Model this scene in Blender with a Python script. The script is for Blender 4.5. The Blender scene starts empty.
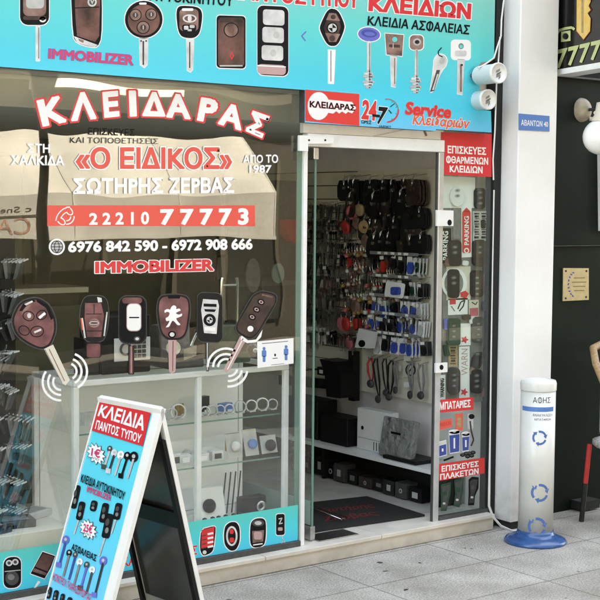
import bpy, math, random
from mathutils import Vector, Matrix
random.seed(7)
scene = bpy.context.scene
COL = scene.collection
# ------------------------------------------------------------------ camera
F_PX, YAW, PITCH, ROLL = 1318.4, 0.645131, 0.0693366, 0.0087606
CAM = Vector((-4.2, -5.05, 1.73))
def _axes():
    cy, sy = math.cos(YAW), math.sin(YAW)
    f = Vector((sy, cy, 0)); r = Vector((cy, -sy, 0)); u = Vector((0, 0, 1))
    f2 = f*math.cos(PITCH) - u*math.sin(PITCH); u2 = u*math.cos(PITCH) + f*math.sin(PITCH)
    r3 = r*math.cos(ROLL) + u2*math.sin(ROLL); u3 = u2*math.cos(ROLL) - r*math.sin(ROLL)
    return r3, u3, f2
RX, UX, FX = _axes()
cam = bpy.data.cameras.new('camera'); co = bpy.data.objects.new('camera', cam); COL.objects.link(co)
cam.sensor_width = 36; cam.lens = F_PX/600*36; cam.clip_end = 2000; cam.clip_start = 0.05
co.matrix_world = Matrix(((RX.x, UX.x, -FX.x, CAM.x), (RX.y, UX.y, -FX.y, CAM.y), (RX.z, UX.z, -FX.z, CAM.z), (0, 0, 0, 1)))
scene.camera = co
# ------------------------------------------------------------------ light
SUN_EL, SUN_AZ = math.radians(52), math.radians(12)      # azimuth clockwise from +Y (behind the shop)
w = bpy.data.worlds.new('World'); scene.world = w; w.use_nodes = True
nt = w.node_tree; sky = nt.nodes.new('ShaderNodeTexSky'); sky.sky_type = 'NISHITA'; sky.sun_disc = False
sky.sun_elevation = SUN_EL; sky.sun_rotation = SUN_AZ; sky.air_density = 1.0; sky.dust_density = 2.5; sky.ozone_density = 0.6
bg = nt.nodes['Background']; bg.inputs[1].default_value = 0.15; nt.links.new(sky.outputs[0], bg.inputs[0])
sl = bpy.data.lights.new('sun', 'SUN'); sl.energy = 4.5; sl.angle = math.radians(0.5); sl.color = (1, 0.97, 0.92)
so = bpy.data.objects.new('sun', sl); COL.objects.link(so)
sd = Vector((math.sin(SUN_AZ)*math.cos(SUN_EL), math.cos(SUN_AZ)*math.cos(SUN_EL), math.sin(SUN_EL)))
so.rotation_euler = sd.to_track_quat('Z', 'Y').to_euler(); so.location = sd*20
vs = scene.view_settings; vs.view_transform = 'Standard'; vs.look = 'None'; vs.gamma = 1; vs.use_curve_mapping = False
vs.exposure = 3.56
vs.use_white_balance = True; vs.white_balance_temperature = 9300; vs.white_balance_tint = 10
scene.cycles.transparent_max_bounces = 24; scene.cycles.max_bounces = 8; scene.cycles.diffuse_bounces = 5
# ------------------------------------------------------------------ materials
def mat(name, col, rough=.5, metal=0, noise=0, scale=20, bump=0, bscale=60, spec=.5, col2=None, emit=0, alpha=None, coat=0, bdist=.01):
    m = bpy.data.materials.new(name); m.use_nodes = True; n = m.node_tree; b = n.nodes['Principled BSDF']
    b.inputs['Base Color'].default_value = (*col, 1); b.inputs['Roughness'].default_value = rough
    b.inputs['Metallic'].default_value = metal; b.inputs['Specular IOR Level'].default_value = spec
    b.inputs['Coat Weight'].default_value = coat
    if noise or bump:
        tc = n.nodes.new('ShaderNodeTexCoord')
    if noise:
        t = n.nodes.new('ShaderNodeTexNoise'); t.inputs['Scale'].default_value = scale; t.inputs['Detail'].default_value = 6
        n.links.new(tc.outputs['Object'], t.inputs['Vector'])
        rmp = n.nodes.new('ShaderNodeValToRGB'); rmp.color_ramp.elements[0].position = .3; rmp.color_ramp.elements[1].position = .7
        c2 = col2 or tuple(c*(1-noise) for c in col)
        rmp.color_ramp.elements[0].color = (*c2, 1); rmp.color_ramp.elements[1].color = (*tuple(min(1, c*(1+noise*.4)) for c in col), 1)
        n.links.new(t.outputs['Fac'], rmp.inputs['Fac']); n.links.new(rmp.outputs['Color'], b.inputs['Base Color'])
    if bump:
        t2 = n.nodes.new('ShaderNodeTexNoise'); t2.inputs['Scale'].default_value = bscale; t2.inputs['Detail'].default_value = 4
        n.links.new(tc.outputs['Object'], t2.inputs['Vector'])
        bp = n.nodes.new('ShaderNodeBump'); bp.inputs['Strength'].default_value = bump; bp.inputs['Distance'].default_value = bdist
        n.links.new(t2.outputs['Fac'], bp.inputs['Height']); n.links.new(bp.outputs['Normal'], b.inputs['Normal'])
    if emit:
        b.inputs['Emission Color'].default_value = (*col, 1); b.inputs['Emission Strength'].default_value = emit
    return m
def glassmat(name, fac, tint=(1, 1, 1), rough=0.0, wavy=0):
    m = bpy.data.materials.new(name); m.use_nodes = True; n = m.node_tree
    for x in list(n.nodes): n.nodes.remove(x)
    o = n.nodes.new('ShaderNodeOutputMaterial'); mx = n.nodes.new('ShaderNodeMixShader'); tr = n.nodes.new('ShaderNodeBsdfTransparent')
    gl = n.nodes.new('ShaderNodeBsdfGlossy'); gl.inputs['Roughness'].default_value = rough; gl.inputs['Color'].default_value = (1, 1, 1, 1)
    tr.inputs['Color'].default_value = (*tint, 1); mx.inputs[0].default_value = fac
    if wavy:                                             # float glass is never quite flat
        tc = n.nodes.new('ShaderNodeTexCoord'); t = n.nodes.new('ShaderNodeTexNoise'); t.inputs['Scale'].default_value = 1.6; t.inputs['Detail'].default_value = 1
        bp = n.nodes.new('ShaderNodeBump'); bp.inputs['Strength'].default_value = wavy; bp.inputs['Distance'].default_value = .02
        n.links.new(tc.outputs['Object'], t.inputs['Vector']); n.links.new(t.outputs['Fac'], bp.inputs['Height']); n.links.new(bp.outputs['Normal'], gl.inputs['Normal'])
        t2 = n.nodes.new('ShaderNodeTexNoise'); t2.inputs['Scale'].default_value = 5; t2.inputs['Detail'].default_value = 8; mr = n.nodes.new('ShaderNodeMapRange')
        mr.inputs['From Min'].default_value = .3; mr.inputs['From Max'].default_value = .75; mr.inputs['To Min'].default_value = fac*.9; mr.inputs['To Max'].default_value = fac*1.15
        n.links.new(tc.outputs['Object'], t2.inputs['Vector']); n.links.new(t2.outputs['Fac'], mr.inputs['Value']); n.links.new(mr.outputs[0], mx.inputs[0])
    n.links.new(tr.outputs[0], mx.inputs[1]); n.links.new(gl.outputs[0], mx.inputs[2]); n.links.new(mx.outputs[0], o.inputs[0])
    return m
def gradmat(name, stops, z0, z1, rough=.3, axis='Z'):
    """printed vinyl whose ink runs from one tone to another (object/world height)"""
    m = bpy.data.materials.new(name); m.use_nodes = True; n = m.node_tree; b = n.nodes['Principled BSDF']
    g = n.nodes.new('ShaderNodeNewGeometry'); s = n.nodes.new('ShaderNodeSeparateXYZ'); mr = n.nodes.new('ShaderNodeMapRange')
    mr.inputs['From Min'].default_value = z0; mr.inputs['From Max'].default_value = z1
    r = n.nodes.new('ShaderNodeValToRGB'); e = r.color_ramp.elements
    e[0].position, e[0].color = stops[0][0], (*stops[0][1], 1); e[1].position, e[1].color = stops[-1][0], (*stops[-1][1], 1)
    for p, c in stops[1:-1]:
        k = e.new(p); k.color = (*c, 1)
    n.links.new(g.outputs['Position'], s.inputs[0]); n.links.new(s.outputs[axis], mr.inputs['Value'])
    n.links.new(mr.outputs[0], r.inputs[0]); n.links.new(r.outputs[0], b.inputs['Base Color']); b.inputs['Roughness'].default_value = rough
    return m
M = {}
def mk(k, *a, **kw): M[k] = mat(k, *a, **kw)
mk('white', (.86, .86, .84), .45, noise=.05, scale=6)
mk('whiteprint', (.82, .82, .8), .35)
mk('cream', (.68, .63, .52), .5, noise=.08, scale=9)
mk('black', (.01, .01, .01), .4, noise=.3, scale=30, spec=.25)
mk('blackgloss', (.01, .009, .009), .15, coat=.3)
mk('ink', (.008, .008, .009), .5, spec=.12)
mk('ink2', (.04, .038, .036), .5, spec=.15)
mk('red', (.72, .035, .03), .4)
mk('redprint', (.7, .03, .035), .35)
mk('magenta', (.6, .04, .13), .4)
mk('orangered', (.74, .12, .07), .45)
mk('redsoft', (.78, .085, .06), .4)
mk('brown', (.17, .075, .062), .3, noise=.7, scale=13, col2=(.035, .016, .014))
mk('browndark', (.06, .035, .03), .3, noise=.6, scale=13, col2=(.012, .009, .008))
mk('brownmid', (.3, .18, .15), .3, noise=.6, scale=15, col2=(.09, .045, .038))
mk('maroon', (.22, .085, .085), .3, noise=.6, scale=12, col2=(.05, .016, .018))
mk('pinkmetal', (.5, .32, .3), .4)
mk('silver', (.66, .66, .64), .3, noise=.3, scale=16)
mk('steel', (.55, .56, .55), .28, 1, noise=.2, scale=40)
mk('chrome', (.75, .76, .75), .12, 1)
mk('alu', (.8, .8, .77), .38, 0, noise=.06, scale=15)
mk('greylight', (.5, .5, .48), .4, noise=.2, scale=16)
mk('grey', (.22, .22, .21), .5, noise=.25, scale=40)
mk('greydark', (.06, .06, .058), .5, noise=.3, scale=40)
mk('blueink', (.035, .07, .3), .4)
mk('bluehead', (.12, .14, .5), .35)
mk('blueprod', (.03, .08, .42), .35, noise=.4, scale=60)
mk('bluebase', (.012, .085, .25), .25, noise=.3, scale=14, coat=.3)
mk('plate', (.07, .2, .5), .35)
mk('arrow', (.05, .14, .38), .4)
mk('greendark', (.012, .06, .03), .35, noise=.5, scale=50)
mk('lampbeige', (.42, .36, .26), .5, noise=.3, scale=25)
mk('tan', (.45, .3, .15), .6, noise=.3, scale=40)
mk('pinkprod', (.6, .14, .17), .5, noise=.2, scale=40)
mk('redprod', (.6, .035, .03), .4, noise=.2, scale=40)
mk('brass', (.62, .5, .27), .4, .35, noise=.15, scale=30)
mk('brassink', (.25, .18, .08), .5)
mk('yellow', (.62, .55, .12), .5)
mk('gold', (.72, .38, .06), .4, noise=.3, scale=30, col2=(.75, .55, .2))
mk('goldink', (.5, .55, .25), .4)
mk('rubber', (.015, .014, .013), .8, noise=.4, scale=120, bump=.6, bscale=400)
mk('matred', (.16, .014, .014), .8, noise=.35, scale=80)
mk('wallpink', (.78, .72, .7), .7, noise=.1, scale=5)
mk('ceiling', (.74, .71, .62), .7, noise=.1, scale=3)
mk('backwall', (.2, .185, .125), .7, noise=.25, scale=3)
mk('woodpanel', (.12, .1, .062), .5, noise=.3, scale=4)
mk('floorshop', (.62, .59, .52), .25, noise=.15, scale=8)
mk('pillar', (.82, .82, .8), .55, noise=.1, scale=2.2, bump=.12, bscale=25, col2=(.76, .75, .72))
mk('metalpost', (.62, .62, .6), .3, .5, noise=.12, scale=12)
mk('plastic', (.74, .74, .72), .35, noise=.04, scale=10)
mk('binbody', (.7, .7, .66), .3, noise=.14, scale=4, col2=(.58, .57, .52))
mk('cable', (.66, .65, .62), .5)
mk('stepstone', (.66, .61, .52), .45, noise=.18, scale=7, bump=.1, bscale=90)
mk('darkwall', (.006, .013, .009), .45, noise=.6, scale=2.5, spec=.12)
mk('blackgap', (.012, .012, .012), .8)
mk('rattan', (.36, .22, .1), .5, noise=.4, scale=90)
mk('weave', (.5, .48, .42), .6, noise=.95, scale=140)
mk('tube', (1, .98, .92), .4, emit=1.6)
mk('globe', (.86, .86, .83), .2, coat=.3)
mk('iron', (.012, .012, .012), .4, noise=.3, scale=20)
mk('awning', (.31, .325, .325), .85, noise=.3, scale=1.3)
mk('awnstripe', (.5, .4, .26), .8)
mk('oppdark', (.016, .014, .01), .8, noise=.6, scale=1.2)
mk('oppmid', (.04, .036, .027), .8, noise=.4, scale=1.5)
mk('oppglass', (.02, .02, .018), .1)
mk('chalk', (.02, .02, .02), .7)
mk('asphalt', (.06, .06, .058), .85, noise=.3, scale=30)
mk('earth', (.2, .19, .16), .9, noise=.2, scale=1)
mk('render', (.6, .57, .5), .8, noise=.1, scale=2)
mk('wrap', (.26, .265, .25), .1, noise=.15, scale=5, bump=1, bscale=16, coat=1, bdist=.05)
mk('innerpanel', (.1, .1, .093), .2, noise=.3, scale=4)
mk('boardwhite', (.78, .77, .72), .4, noise=.06, scale=12)
M['glass'] = glassmat('glass', .062, (.97, .985, .97), 0, .2)
M['glassdoor'] = glassmat('glassdoor', .04, (.93, .97, .95))
M['glassshelf'] = glassmat('glassshelf', .05, (.97, .985, .975))
mk('boarddark', (.2, .2, .185), .5, noise=.3, scale=30)
mk('goldprod', (.4, .24, .08), .35, .3, noise=.4, scale=60)
M['glassedge'] = mat('glassedge', (.12, .24, .19), .15)
M['frost'] = mat('frost', (.3, .4, .36), .4)
M['clear'] = glassmat('clear', .22, (.9, .93, .92), .08)
M['fascia'] = gradmat('fascia', [(0, (.12, .5, .82)), (.2, (.0, .58, .78)), (.33, (.0, .56, .7)), (.62, (.05, .6, .58)), (1, (.2, .58, .5))], 2.1, 2.85)
M['vinyl'] = gradmat('vinyl', [(0, (.0, .55, .82)), (.5, (.0, .64, .72)), (1, (.05, .6, .5))], .09, .30)
M['boardprint'] = gradmat('boardprint', [(0, (.12, .5, .82)), (.5, (.05, .58, .74)), (1, (.03, .62, .72))], 0, .85)
# ------------------------------------------------------------------ mesh builder
class MB:
    def __init__(s): s.v = []; s.f = []; s.m = []; s.sm = []; s.mats = []
    def mi(s, m):
        if isinstance(m, str): m = M[m]
        if m not in s.mats: s.mats.append(m)
        return s.mats.index(m)
    def add(s, vs, fs, m, smooth=False):
        o = len(s.v); i = s.mi(m); s.v += [tuple(v) for v in vs]
        for f in fs: s.f.append(tuple(o+k for k in f)); s.m.append(i); s.sm.append(smooth)
    def box(s, a, b, m):
        x0, y0, z0 = (min(a[i], b[i]) for i in range(3)); x1, y1, z1 = (max(a[i], b[i]) for i in range(3))
        s.add([(x0, y0, z0), (x1, y0, z0), (x1, y1, z0), (x0, y1, z0), (x0, y0, z1), (x1, y0, z1), (x1, y1, z1), (x0, y1, z1)],
              [(0, 3, 2, 1), (4, 5, 6, 7), (0, 1, 5, 4), (1, 2, 6, 5), (2, 3, 7, 6), (3, 0, 4, 7)], m)
    def obox(s, c, ax, ay, az, m):            # oriented box: centre and three half-axes
        c, ax, ay, az = map(Vector, (c, ax, ay, az)); vs = []
        for k in (-1, 1):
            for (i, j) in ((-1, -1), (1, -1), (1, 1), (-1, 1)): vs.append(c+ax*i+ay*j+az*k)
        s.add(vs, [(0, 3, 2, 1), (4, 5, 6, 7), (0, 1, 5, 4), (1, 2, 6, 5), (2, 3, 7, 6), (3, 0, 4, 7)], m)
    def poly(s, pts, m): s.add(pts, [tuple(range(len(pts)))], m)
    def prism(s, pts, d, m, m2=None):          # 3D outline swept by vector d
        n = len(pts); d = Vector(d); vs = [Vector(p) for p in pts]; vs += [p+d for p in vs]
        s.add(vs, [tuple(range(n)), tuple(range(2*n-1, n-1, -1))], m)
        s.add(vs, [(i, (i+1) % n, n+(i+1) % n, n+i) for i in range(n)], m2 or m)
    def tube(s, pts, r, m, n=8, cap=True):
        pts = [Vector(p) for p in pts]; rs = r if isinstance(r, (list, tuple)) else [r]*len(pts); vs = []; fs = []
        for i, p in enumerate(pts):
            t = (pts[min(i+1, len(pts)-1)]-pts[max(i-1, 0)]).normalized()
            a = t.orthogonal().normalized() if i == 0 else (a - t*a.dot(t)).normalized()
            b = t.cross(a)
            for k in range(n):
                an = 2*math.pi*k/n; vs.append(p+(a*math.cos(an)+b*math.sin(an))*rs[i])
        for i in range(len(pts)-1):
            for k in range(n): fs.append((i*n+k, i*n+(k+1) % n, (i+1)*n+(k+1) % n, (i+1)*n+k))
        s.add(vs, fs, m, True)
        if cap:
            s.add(vs[:n], [tuple(range(n-1, -1, -1))], m); s.add(vs[-n:], [tuple(range(n))], m)
    def cyl(s, a, b, r, m, n=24): s.tube([a, b], r, m, n)
    def lathe(s, prof, c, m, n=32, axis=(0, 0, 1)):
        ax = Vector(axis).normalized(); a = ax.orthogonal().normalized(); b = ax.cross(a); c = Vector(c); vs = []; fs = []
        for (r, h) in prof:
            for k in range(n):
                an = 2*math.pi*k/n; vs.append(c+ax*h+(a*math.cos(an)+b*math.sin(an))*max(r, 1e-4))
        for i in range(len(prof)-1):
            for k in range(n): fs.append((i*n+k, i*n+(k+1) % n, (i+1)*n+(k+1) % n, (i+1)*n+k))
        s.add(vs, fs, m, True)
    def build(s, name, parent=None, bevel=0, loc=None):
        me = bpy.data.meshes.new(name); vs = s.v
        if loc is not None: vs = [(v[0]-loc[0], v[1]-loc[1], v[2]-loc[2]) for v in vs]
        me.from_pydata(vs, [], s.f); me.polygons.foreach_set('material_index', s.m); me.polygons.foreach_set('use_smooth', s.sm)
        for m in s.mats: me.materials.append(m)
        me.update(); o = bpy.data.objects.new(name, me); COL.objects.link(o)
        if loc is not None: o.location = loc
        if parent is not None: o.parent = parent
        if bevel:
            b = o.modifiers.new('bevel', 'BEVEL'); b.width = bevel; b.segments = 2; b.limit_method = 'ANGLE'; b.angle_limit = math.radians(40)
        return o
def tag(o, label=None, cat=None, group=None, kind=None):
    if label: o['label'] = label
    if cat: o['category'] = cat
    if group: o['group'] = group
    if kind: o['kind'] = kind
    return o
def empty(name, label, cat, loc=(0, 0, 0), group=None):
    o = bpy.data.objects.new(name, None); COL.objects.link(o); o.empty_display_size = .05; o.location = loc
    return tag(o, label, cat, group)
def adopt(o, root):                            # parent keeping the world place (roots carry a location only)
    o.parent = root; o.location = o.location - root.location; return o
def copy_tree(o, loc):
    r = o.copy(); COL.objects.link(r); r.location = loc
    for ch in list(o.children):
        c = ch.copy(); COL.objects.link(c); c.parent = r
        for g in list(ch.children):
            d = g.copy(); COL.objects.link(d); d.parent = c
    return r
# ------------------------------------------------------------------ planes and drawing on them
class Plane:
    """a flat surface of the place; pixel outlines measured on the photo are projected onto it in metres"""
    def __init__(s, o, u, v):
        s.o = Vector(o); s.u = Vector(u).normalized(); s.v = Vector(v).normalized(); s.n = s.u.cross(s.v).normalized()
    def uv(s, px, py):
        d = FX*F_PX + RX*(px-300) - UX*(py-300); t = (s.o-CAM).dot(s.n)/d.dot(s.n); p = CAM+d*t-s.o
        return p.dot(s.u), p.dot(s.v)
    def at(s, u, v, h=0): return s.o+s.u*u+s.v*v+s.n*h
    def px(s, px, py, h=0): return s.at(*s.uv(px, py), h)
    lh = .0012                                           # metres between printed layers
    def lay(s, h): return h*(s.lh if h < 9.5 else .0012)
    def draw(s, mb, pts, m, h): mb.poly([s.px(x, y, s.lay(h)) for x, y in pts], m)
    def solid(s, mb, pts, m, h0, h1, m2=None): mb.prism([s.px(x, y, h0*.0012) for x, y in pts], s.n*(h1-h0)*.0012, m, m2)
def at(px, py, Y): return Plane((0, Y, 0), (1, 0, 0), (0, 0, 1)).px(px, py)
def rr(cx, cy, w, h, r, rot=0, sk=0, n=4):
    r = min(r, w/2-.01, h/2-.01); pts = []
    for (sx, sy, a0) in ((1, 1, 0), (-1, 1, 90), (-1, -1, 180), (1, -1, 270)):
        for k in range(n+1):
            a = math.radians(a0+90*k/n); pts.append((sx*(w/2-r)+r*math.cos(a), sy*(h/2-r)+r*math.sin(a)))
    c, q = math.cos(math.radians(rot)), math.sin(math.radians(rot))
    return [(cx+x*c-y*q, cy+x*q+y*c+sk*x) for x, y in reversed(pts)]
def ell(cx, cy, rx, ry, rot=0, n=20):
    c, q = math.cos(math.radians(rot)), math.sin(math.radians(rot))
    return [(cx+rx*math.cos(a)*c-ry*math.sin(a)*q, cy+rx*math.cos(a)*q+ry*math.sin(a)*c) for a in [-2*math.pi*k/n for k in range(n)]]
def grow(pts, d):
    cx = sum(p[0] for p in pts)/len(pts); cy = sum(p[1] for p in pts)/len(pts); out = []
    for x, y in pts:
        l = math.hypot(x-cx, y-cy) or 1; out.append((x+(x-cx)/l*d, y+(y-cy)/l*d))
    return out
def stroke(pl, mb, pts, wd, m, h):
    for i in range(len(pts)-1):
        (x0, y0), (x1, y1) = pts[i], pts[i+1]; l = math.hypot(x1-x0, y1-y0) or 1; nx, ny = -(y1-y0)/l*wd/2, (x1-x0)/l*wd/2
        pl.draw(mb, [(x0+nx, y0+ny), (x1+nx, y1+ny), (x1-nx, y1-ny), (x0-nx, y0-ny)], m, h)
def arc(cx, cy, rx, ry, a0, a1, n=10): return [(cx+rx*math.cos(math.radians(a0+(a1-a0)*k/n)), cy+ry*math.sin(math.radians(a0+(a1-a0)*k/n))) for k in range(n+1)]
_tc = {}
def tmesh(s, off=0):
    if s in _tc: return _tc[s]
    raw = s; s = s.replace('Κ', 'K').replace('Ρ', 'P')      # same letters, drawn from one outline each
    bars = []
    if 'Φ' in s:                                         # a ring with an upright through it
        s = s.replace('Φ', 'Ο'); w_ = max(v[0] for v in tmesh('Ο')[0])-min(v[0] for v in tmesh('Ο')[0])
        for i, ch in enumerate(raw):
            if ch == 'Φ': bars.append(max(v[0] for v in tmesh(s[:i+1])[0])-w_/2)
    cu = bpy.data.curves.new('t', 'FONT'); cu.body = s; cu.resolution_u = 3; o = bpy.data.objects.new('t', cu)
    COL.objects.link(o); dg = bpy.context.evaluated_depsgraph_get(); e = o.evaluated_get(dg); me = e.to_mesh()
    vs = [(v.co.x, v.co.y) for v in me.vertices]; fs = [tuple(p.vertices) for p in me.polygons]
    for x in bars:
        k = len(vs); vs += [(x-.035, -.03), (x+.035, -.03), (x+.035, .76), (x-.035, .76)]; fs.append((k, k+1, k+2, k+3))
    key = {}; rp = [key.setdefault((round(x, 4), round(y, 4)), i) for i, (x, y) in enumerate(vs)]   # weld, then keep edges used once: the outline
    fs2 = [tuple(rp[i] for i in f) for f in fs]; cnt = {}
    for f in fs2:
        for i in range(len(f)):
            k = tuple(sorted((f[i], f[(i+1) % len(f)])))
            if k[0] != k[1]: cnt[k] = cnt.get(k, 0)+1
    ed = [k for k, c in cnt.items() if c == 1]
    e.to_mesh_clear(); bpy.data.objects.remove(o); bpy.data.curves.remove(cu); _tc[raw] = (vs, fs, ed); return _tc[raw]
def text(pl, mb, s, q, m, h, off=.02, out=None, out2=None):
    """lettering s in the photo quad q = TL,TR,BR,BL on plane pl; off = extra stroke weight; out = (material, weight) for an edging under it"""
    vs, fs, ed = tmesh(s); x0 = min(v[0] for v in vs)-off; x1 = max(v[0] for v in vs)+off; y0 = min(v[1] for v in vs)-off; y1 = max(v[1] for v in vs)+off
    A, B, C_, D = [Vector(pl.uv(*p)) for p in q]
    def P(x, y, hh):
        a = (x-x0)/(x1-x0); b = (y-y0)/(y1-y0); t = (D*(1-a)+C_*a)*(1-b)+(A*(1-a)+B*a)*b; return pl.at(t.x, t.y, hh)
    def put(mm, hh, d):
        hh = pl.lay(hh); mb.add([P(x, y, hh) for x, y in vs], fs, mm)
        if d <= 0: return
        for i, (a, b) in enumerate(ed):
            (ax, ay), (bx, by) = vs[a], vs[b]; l = math.hypot(bx-ax, by-ay)
            if l < 1e-6: continue
            ux, uy = (bx-ax)/l*d*.75, (by-ay)/l*d*.75; nx, ny = -(by-ay)/l*d, (bx-ax)/l*d; k = hh+1e-5*(1+i % 11)
            mb.add([P(ax-ux+nx, ay-uy+ny, k), P(bx+ux+nx, by+uy+ny, k), P(bx+ux-nx, by+uy-ny, k), P(ax-ux-nx, ay-uy-ny, k)], [(0, 1, 2, 3)], mm)
    if out: put(out[0], h-.6, out[1])
    put(m, h, off)
def sm(pts, n=2):                                        # corner-cutting: rounds a hand-measured outline
    for _ in range(n):
        o = []
        for i in range(len(pts)):
            (x0, y0), (x1, y1) = pts[i], pts[(i+1) % len(pts)]; o += [(x0*.78+x1*.22, y0*.78+y1*.22), (x0*.22+x1*.78, y0*.22+y1*.78)]
        pts = o
    return pts
def quad(x0, y0, x1, y1, h, sl=0):             # TL and TR given with a common pixel height
    return [(x0, y0), (x1, y1), (x1-sl, y1+h), (x0-sl, y0+h)]
def wloc(o):
    l = Vector((0, 0, 0))
    while o is not None: l = l+o.location; o = o.parent
    return l
def part(mb, name, root, bevel=0, label=None):
    o = mb.build(name, None, bevel); l = wloc(root); o.parent = root; o.location = -l
    if label: o['label'] = label
    return o
def one(mb, name, label, cat, group=None, bevel=0, kind=None, loc=None): return tag(mb.build(name, None, bevel, loc), label, cat, group, kind)
def gslab(name, joint, c1, c2, w_, h_, off=(0, 0)):
    m = bpy.data.materials.new(name); m.use_nodes = True; n = m.node_tree; b = n.nodes['Principled BSDF']; L = n.links.new
    tc = n.nodes.new('ShaderNodeTexCoord'); mp = n.nodes.new('ShaderNodeMapping'); mp.inputs['Location'].default_value = (off[0], off[1], 0)
    L(tc.outputs['Object'], mp.inputs[0])
    br = n.nodes.new('ShaderNodeTexBrick'); br.offset = 0; br.inputs['Scale'].default_value = 1; br.inputs['Brick Width'].default_value = w_
    br.inputs['Row Height'].default_value = h_; br.inputs['Mortar Size'].default_value = .0045; br.inputs['Mortar Smooth'].default_value = .3
    br.inputs['Color1'].default_value = (1, 1, 1, 1); br.inputs['Color2'].default_value = (.86, .86, .86, 1); br.inputs['Mortar'].default_value = (*joint, 1)
    L(mp.outputs[0], br.inputs['Vector'])
    n1 = n.nodes.new('ShaderNodeTexNoise'); n1.inputs['Scale'].default_value = 120; n1.inputs['Detail'].default_value = 3; L(tc.outputs['Object'], n1.inputs['Vector'])
    r1 = n.nodes.new('ShaderNodeValToRGB'); r1.color_ramp.elements[0].position = .36; r1.color_ramp.elements[1].position = .62
    r1.color_ramp.elements[0].color = (*c2, 1); r1.color_ramp.elements[1].color = (*c1, 1); L(n1.outputs['Fac'], r1.inputs[0])
    n2 = n.nodes.new('ShaderNodeTexNoise'); n2.inputs['Scale'].default_value = 3.2; n2.inputs['Detail'].default_value = 8; L(tc.outputs['Object'], n2.inputs['Vector'])
    r2 = n.nodes.new('ShaderNodeValToRGB'); r2.color_ramp.elements[0].position = .3; r2.color_ramp.elements[1].position = .68
    r2.color_ramp.elements[0].color = (.62, .6, .55, 1); r2.color_ramp.elements[1].color = (1.05, 1.05, 1.05, 1); L(n2.outputs['Fac'], r2.inputs[0])
    v = n.nodes.new('ShaderNodeTexVoronoi'); v.inputs['Scale'].default_value = 9; v.inputs['Randomness'].default_value = 1; L(tc.outputs['Object'], v.inputs['Vector'])
    r3 = n.nodes.new('ShaderNodeValToRGB'); r3.color_ramp.elements[0].position = .07; r3.color_ramp.elements[1].position = .1
    r3.color_ramp.elements[0].color = (.74, .72, .69, 1); r3.color_ramp.elements[1].color = (1, 1, 1, 1); L(v.outputs['Distance'], r3.inputs[0])
    def mul(a, c):
        x = n.nodes.new('ShaderNodeMixRGB'); x.blend_type = 'MULTIPLY'; x.inputs[0].default_value = 1; L(a, x.inputs[1]); L(c, x.inputs[2]); return x.outputs[0]
    L(mul(mul(mul(r1.outputs[0], r2.outputs[0]), br.outputs['Color']), r3.outputs[0]), b.inputs['Base Color']); b.inputs['Roughness'].default_value = .75
    bp = n.nodes.new('ShaderNodeBump'); bp.inputs['Strength'].default_value = .25; bp.inputs['Distance'].default_value = .004; L(n1.outputs['Fac'], bp.inputs['Height']); L(bp.outputs[0], b.inputs['Normal'])
    return m
M['granite'] = gslab('granite', (.42, .4, .36), (.52, .495, .44), (.28, .265, .232), .74, .412, (-.385+.74*2, .494))
# ================================================================== SETTING
FL = .09                                        # shop floor level above the pavement
b = MB(); b.box((-300, -300, -.3), (300, 300, -.15), 'earth'); tag(b.build('ground'), kind='structure')
b = MB(); b.box((-40, -3.2, -.14), (40, .3, 0), 'granite'); tag(b.build('pavement'), kind='structure')
b = MB(); b.box((-40, -7.2, -.146), (40, -3.2, -.12), 'asphalt'); tag(b.build('road'), kind='structure')
b = MB(); b.box((-40, -10, -.14), (40, -7.2, 0), 'asphalt'); tag(b.build('far_pavement'), kind='structure')
b = MB(); b.box((-3.4, -.055, .002), (.885, .16, FL-.02), 'stepstone')
x = -3.4
for k, wd in enumerate((1.05, 1.05, .66, .72, .805)): b.box((x+.0015, -.068, FL-.02), (x+wd-.0015, .16, FL), 'stepstone'); x += wd
tag(b.build('shop_step', None, .003), kind='structure')
b = MB(); b.box((-3.4, .16, .002), (.93, 2.7, FL-.003), 'floorshop'); tag(b.build('shop_floor'), kind='structure')
# ---- the building the shop is in
HB = 10.2  # unseen upper walls and roof, made this high to shade the street
T = empty('shop_building', 'cream rendered building that houses the key shop behind the turquoise sign', 'building')
b = MB(); b.box((-3.45, .07, 2.3), (.95, .3, HB), 'render'); b.box((-16, .02, 0), (-3.45, .3, HB), 'render'); b.box((.95, .15, 2.3), (16, .4, HB), 'render'); part(b, 'front_wall', T)
b = MB(); b.box((-16, .42, HB), (16, 9, HB+.15), 'render'); part(b, 'roof', T)
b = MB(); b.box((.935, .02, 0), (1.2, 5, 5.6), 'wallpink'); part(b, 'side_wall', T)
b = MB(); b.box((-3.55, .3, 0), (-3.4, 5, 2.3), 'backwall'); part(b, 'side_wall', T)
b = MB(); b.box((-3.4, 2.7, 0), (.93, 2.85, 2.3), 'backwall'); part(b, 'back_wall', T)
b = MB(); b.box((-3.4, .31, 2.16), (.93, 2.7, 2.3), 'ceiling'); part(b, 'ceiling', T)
b = MB(); b.box((-16, 8.9, 0), (16, 9, HB), 'render'); b.box((-16, .3, 0), (-15.9, 8.9, HB), 'render'); b.box((15.9, .4, 0), (16, 8.9, HB), 'render'); part(b, 'rear_wall', T)
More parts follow.
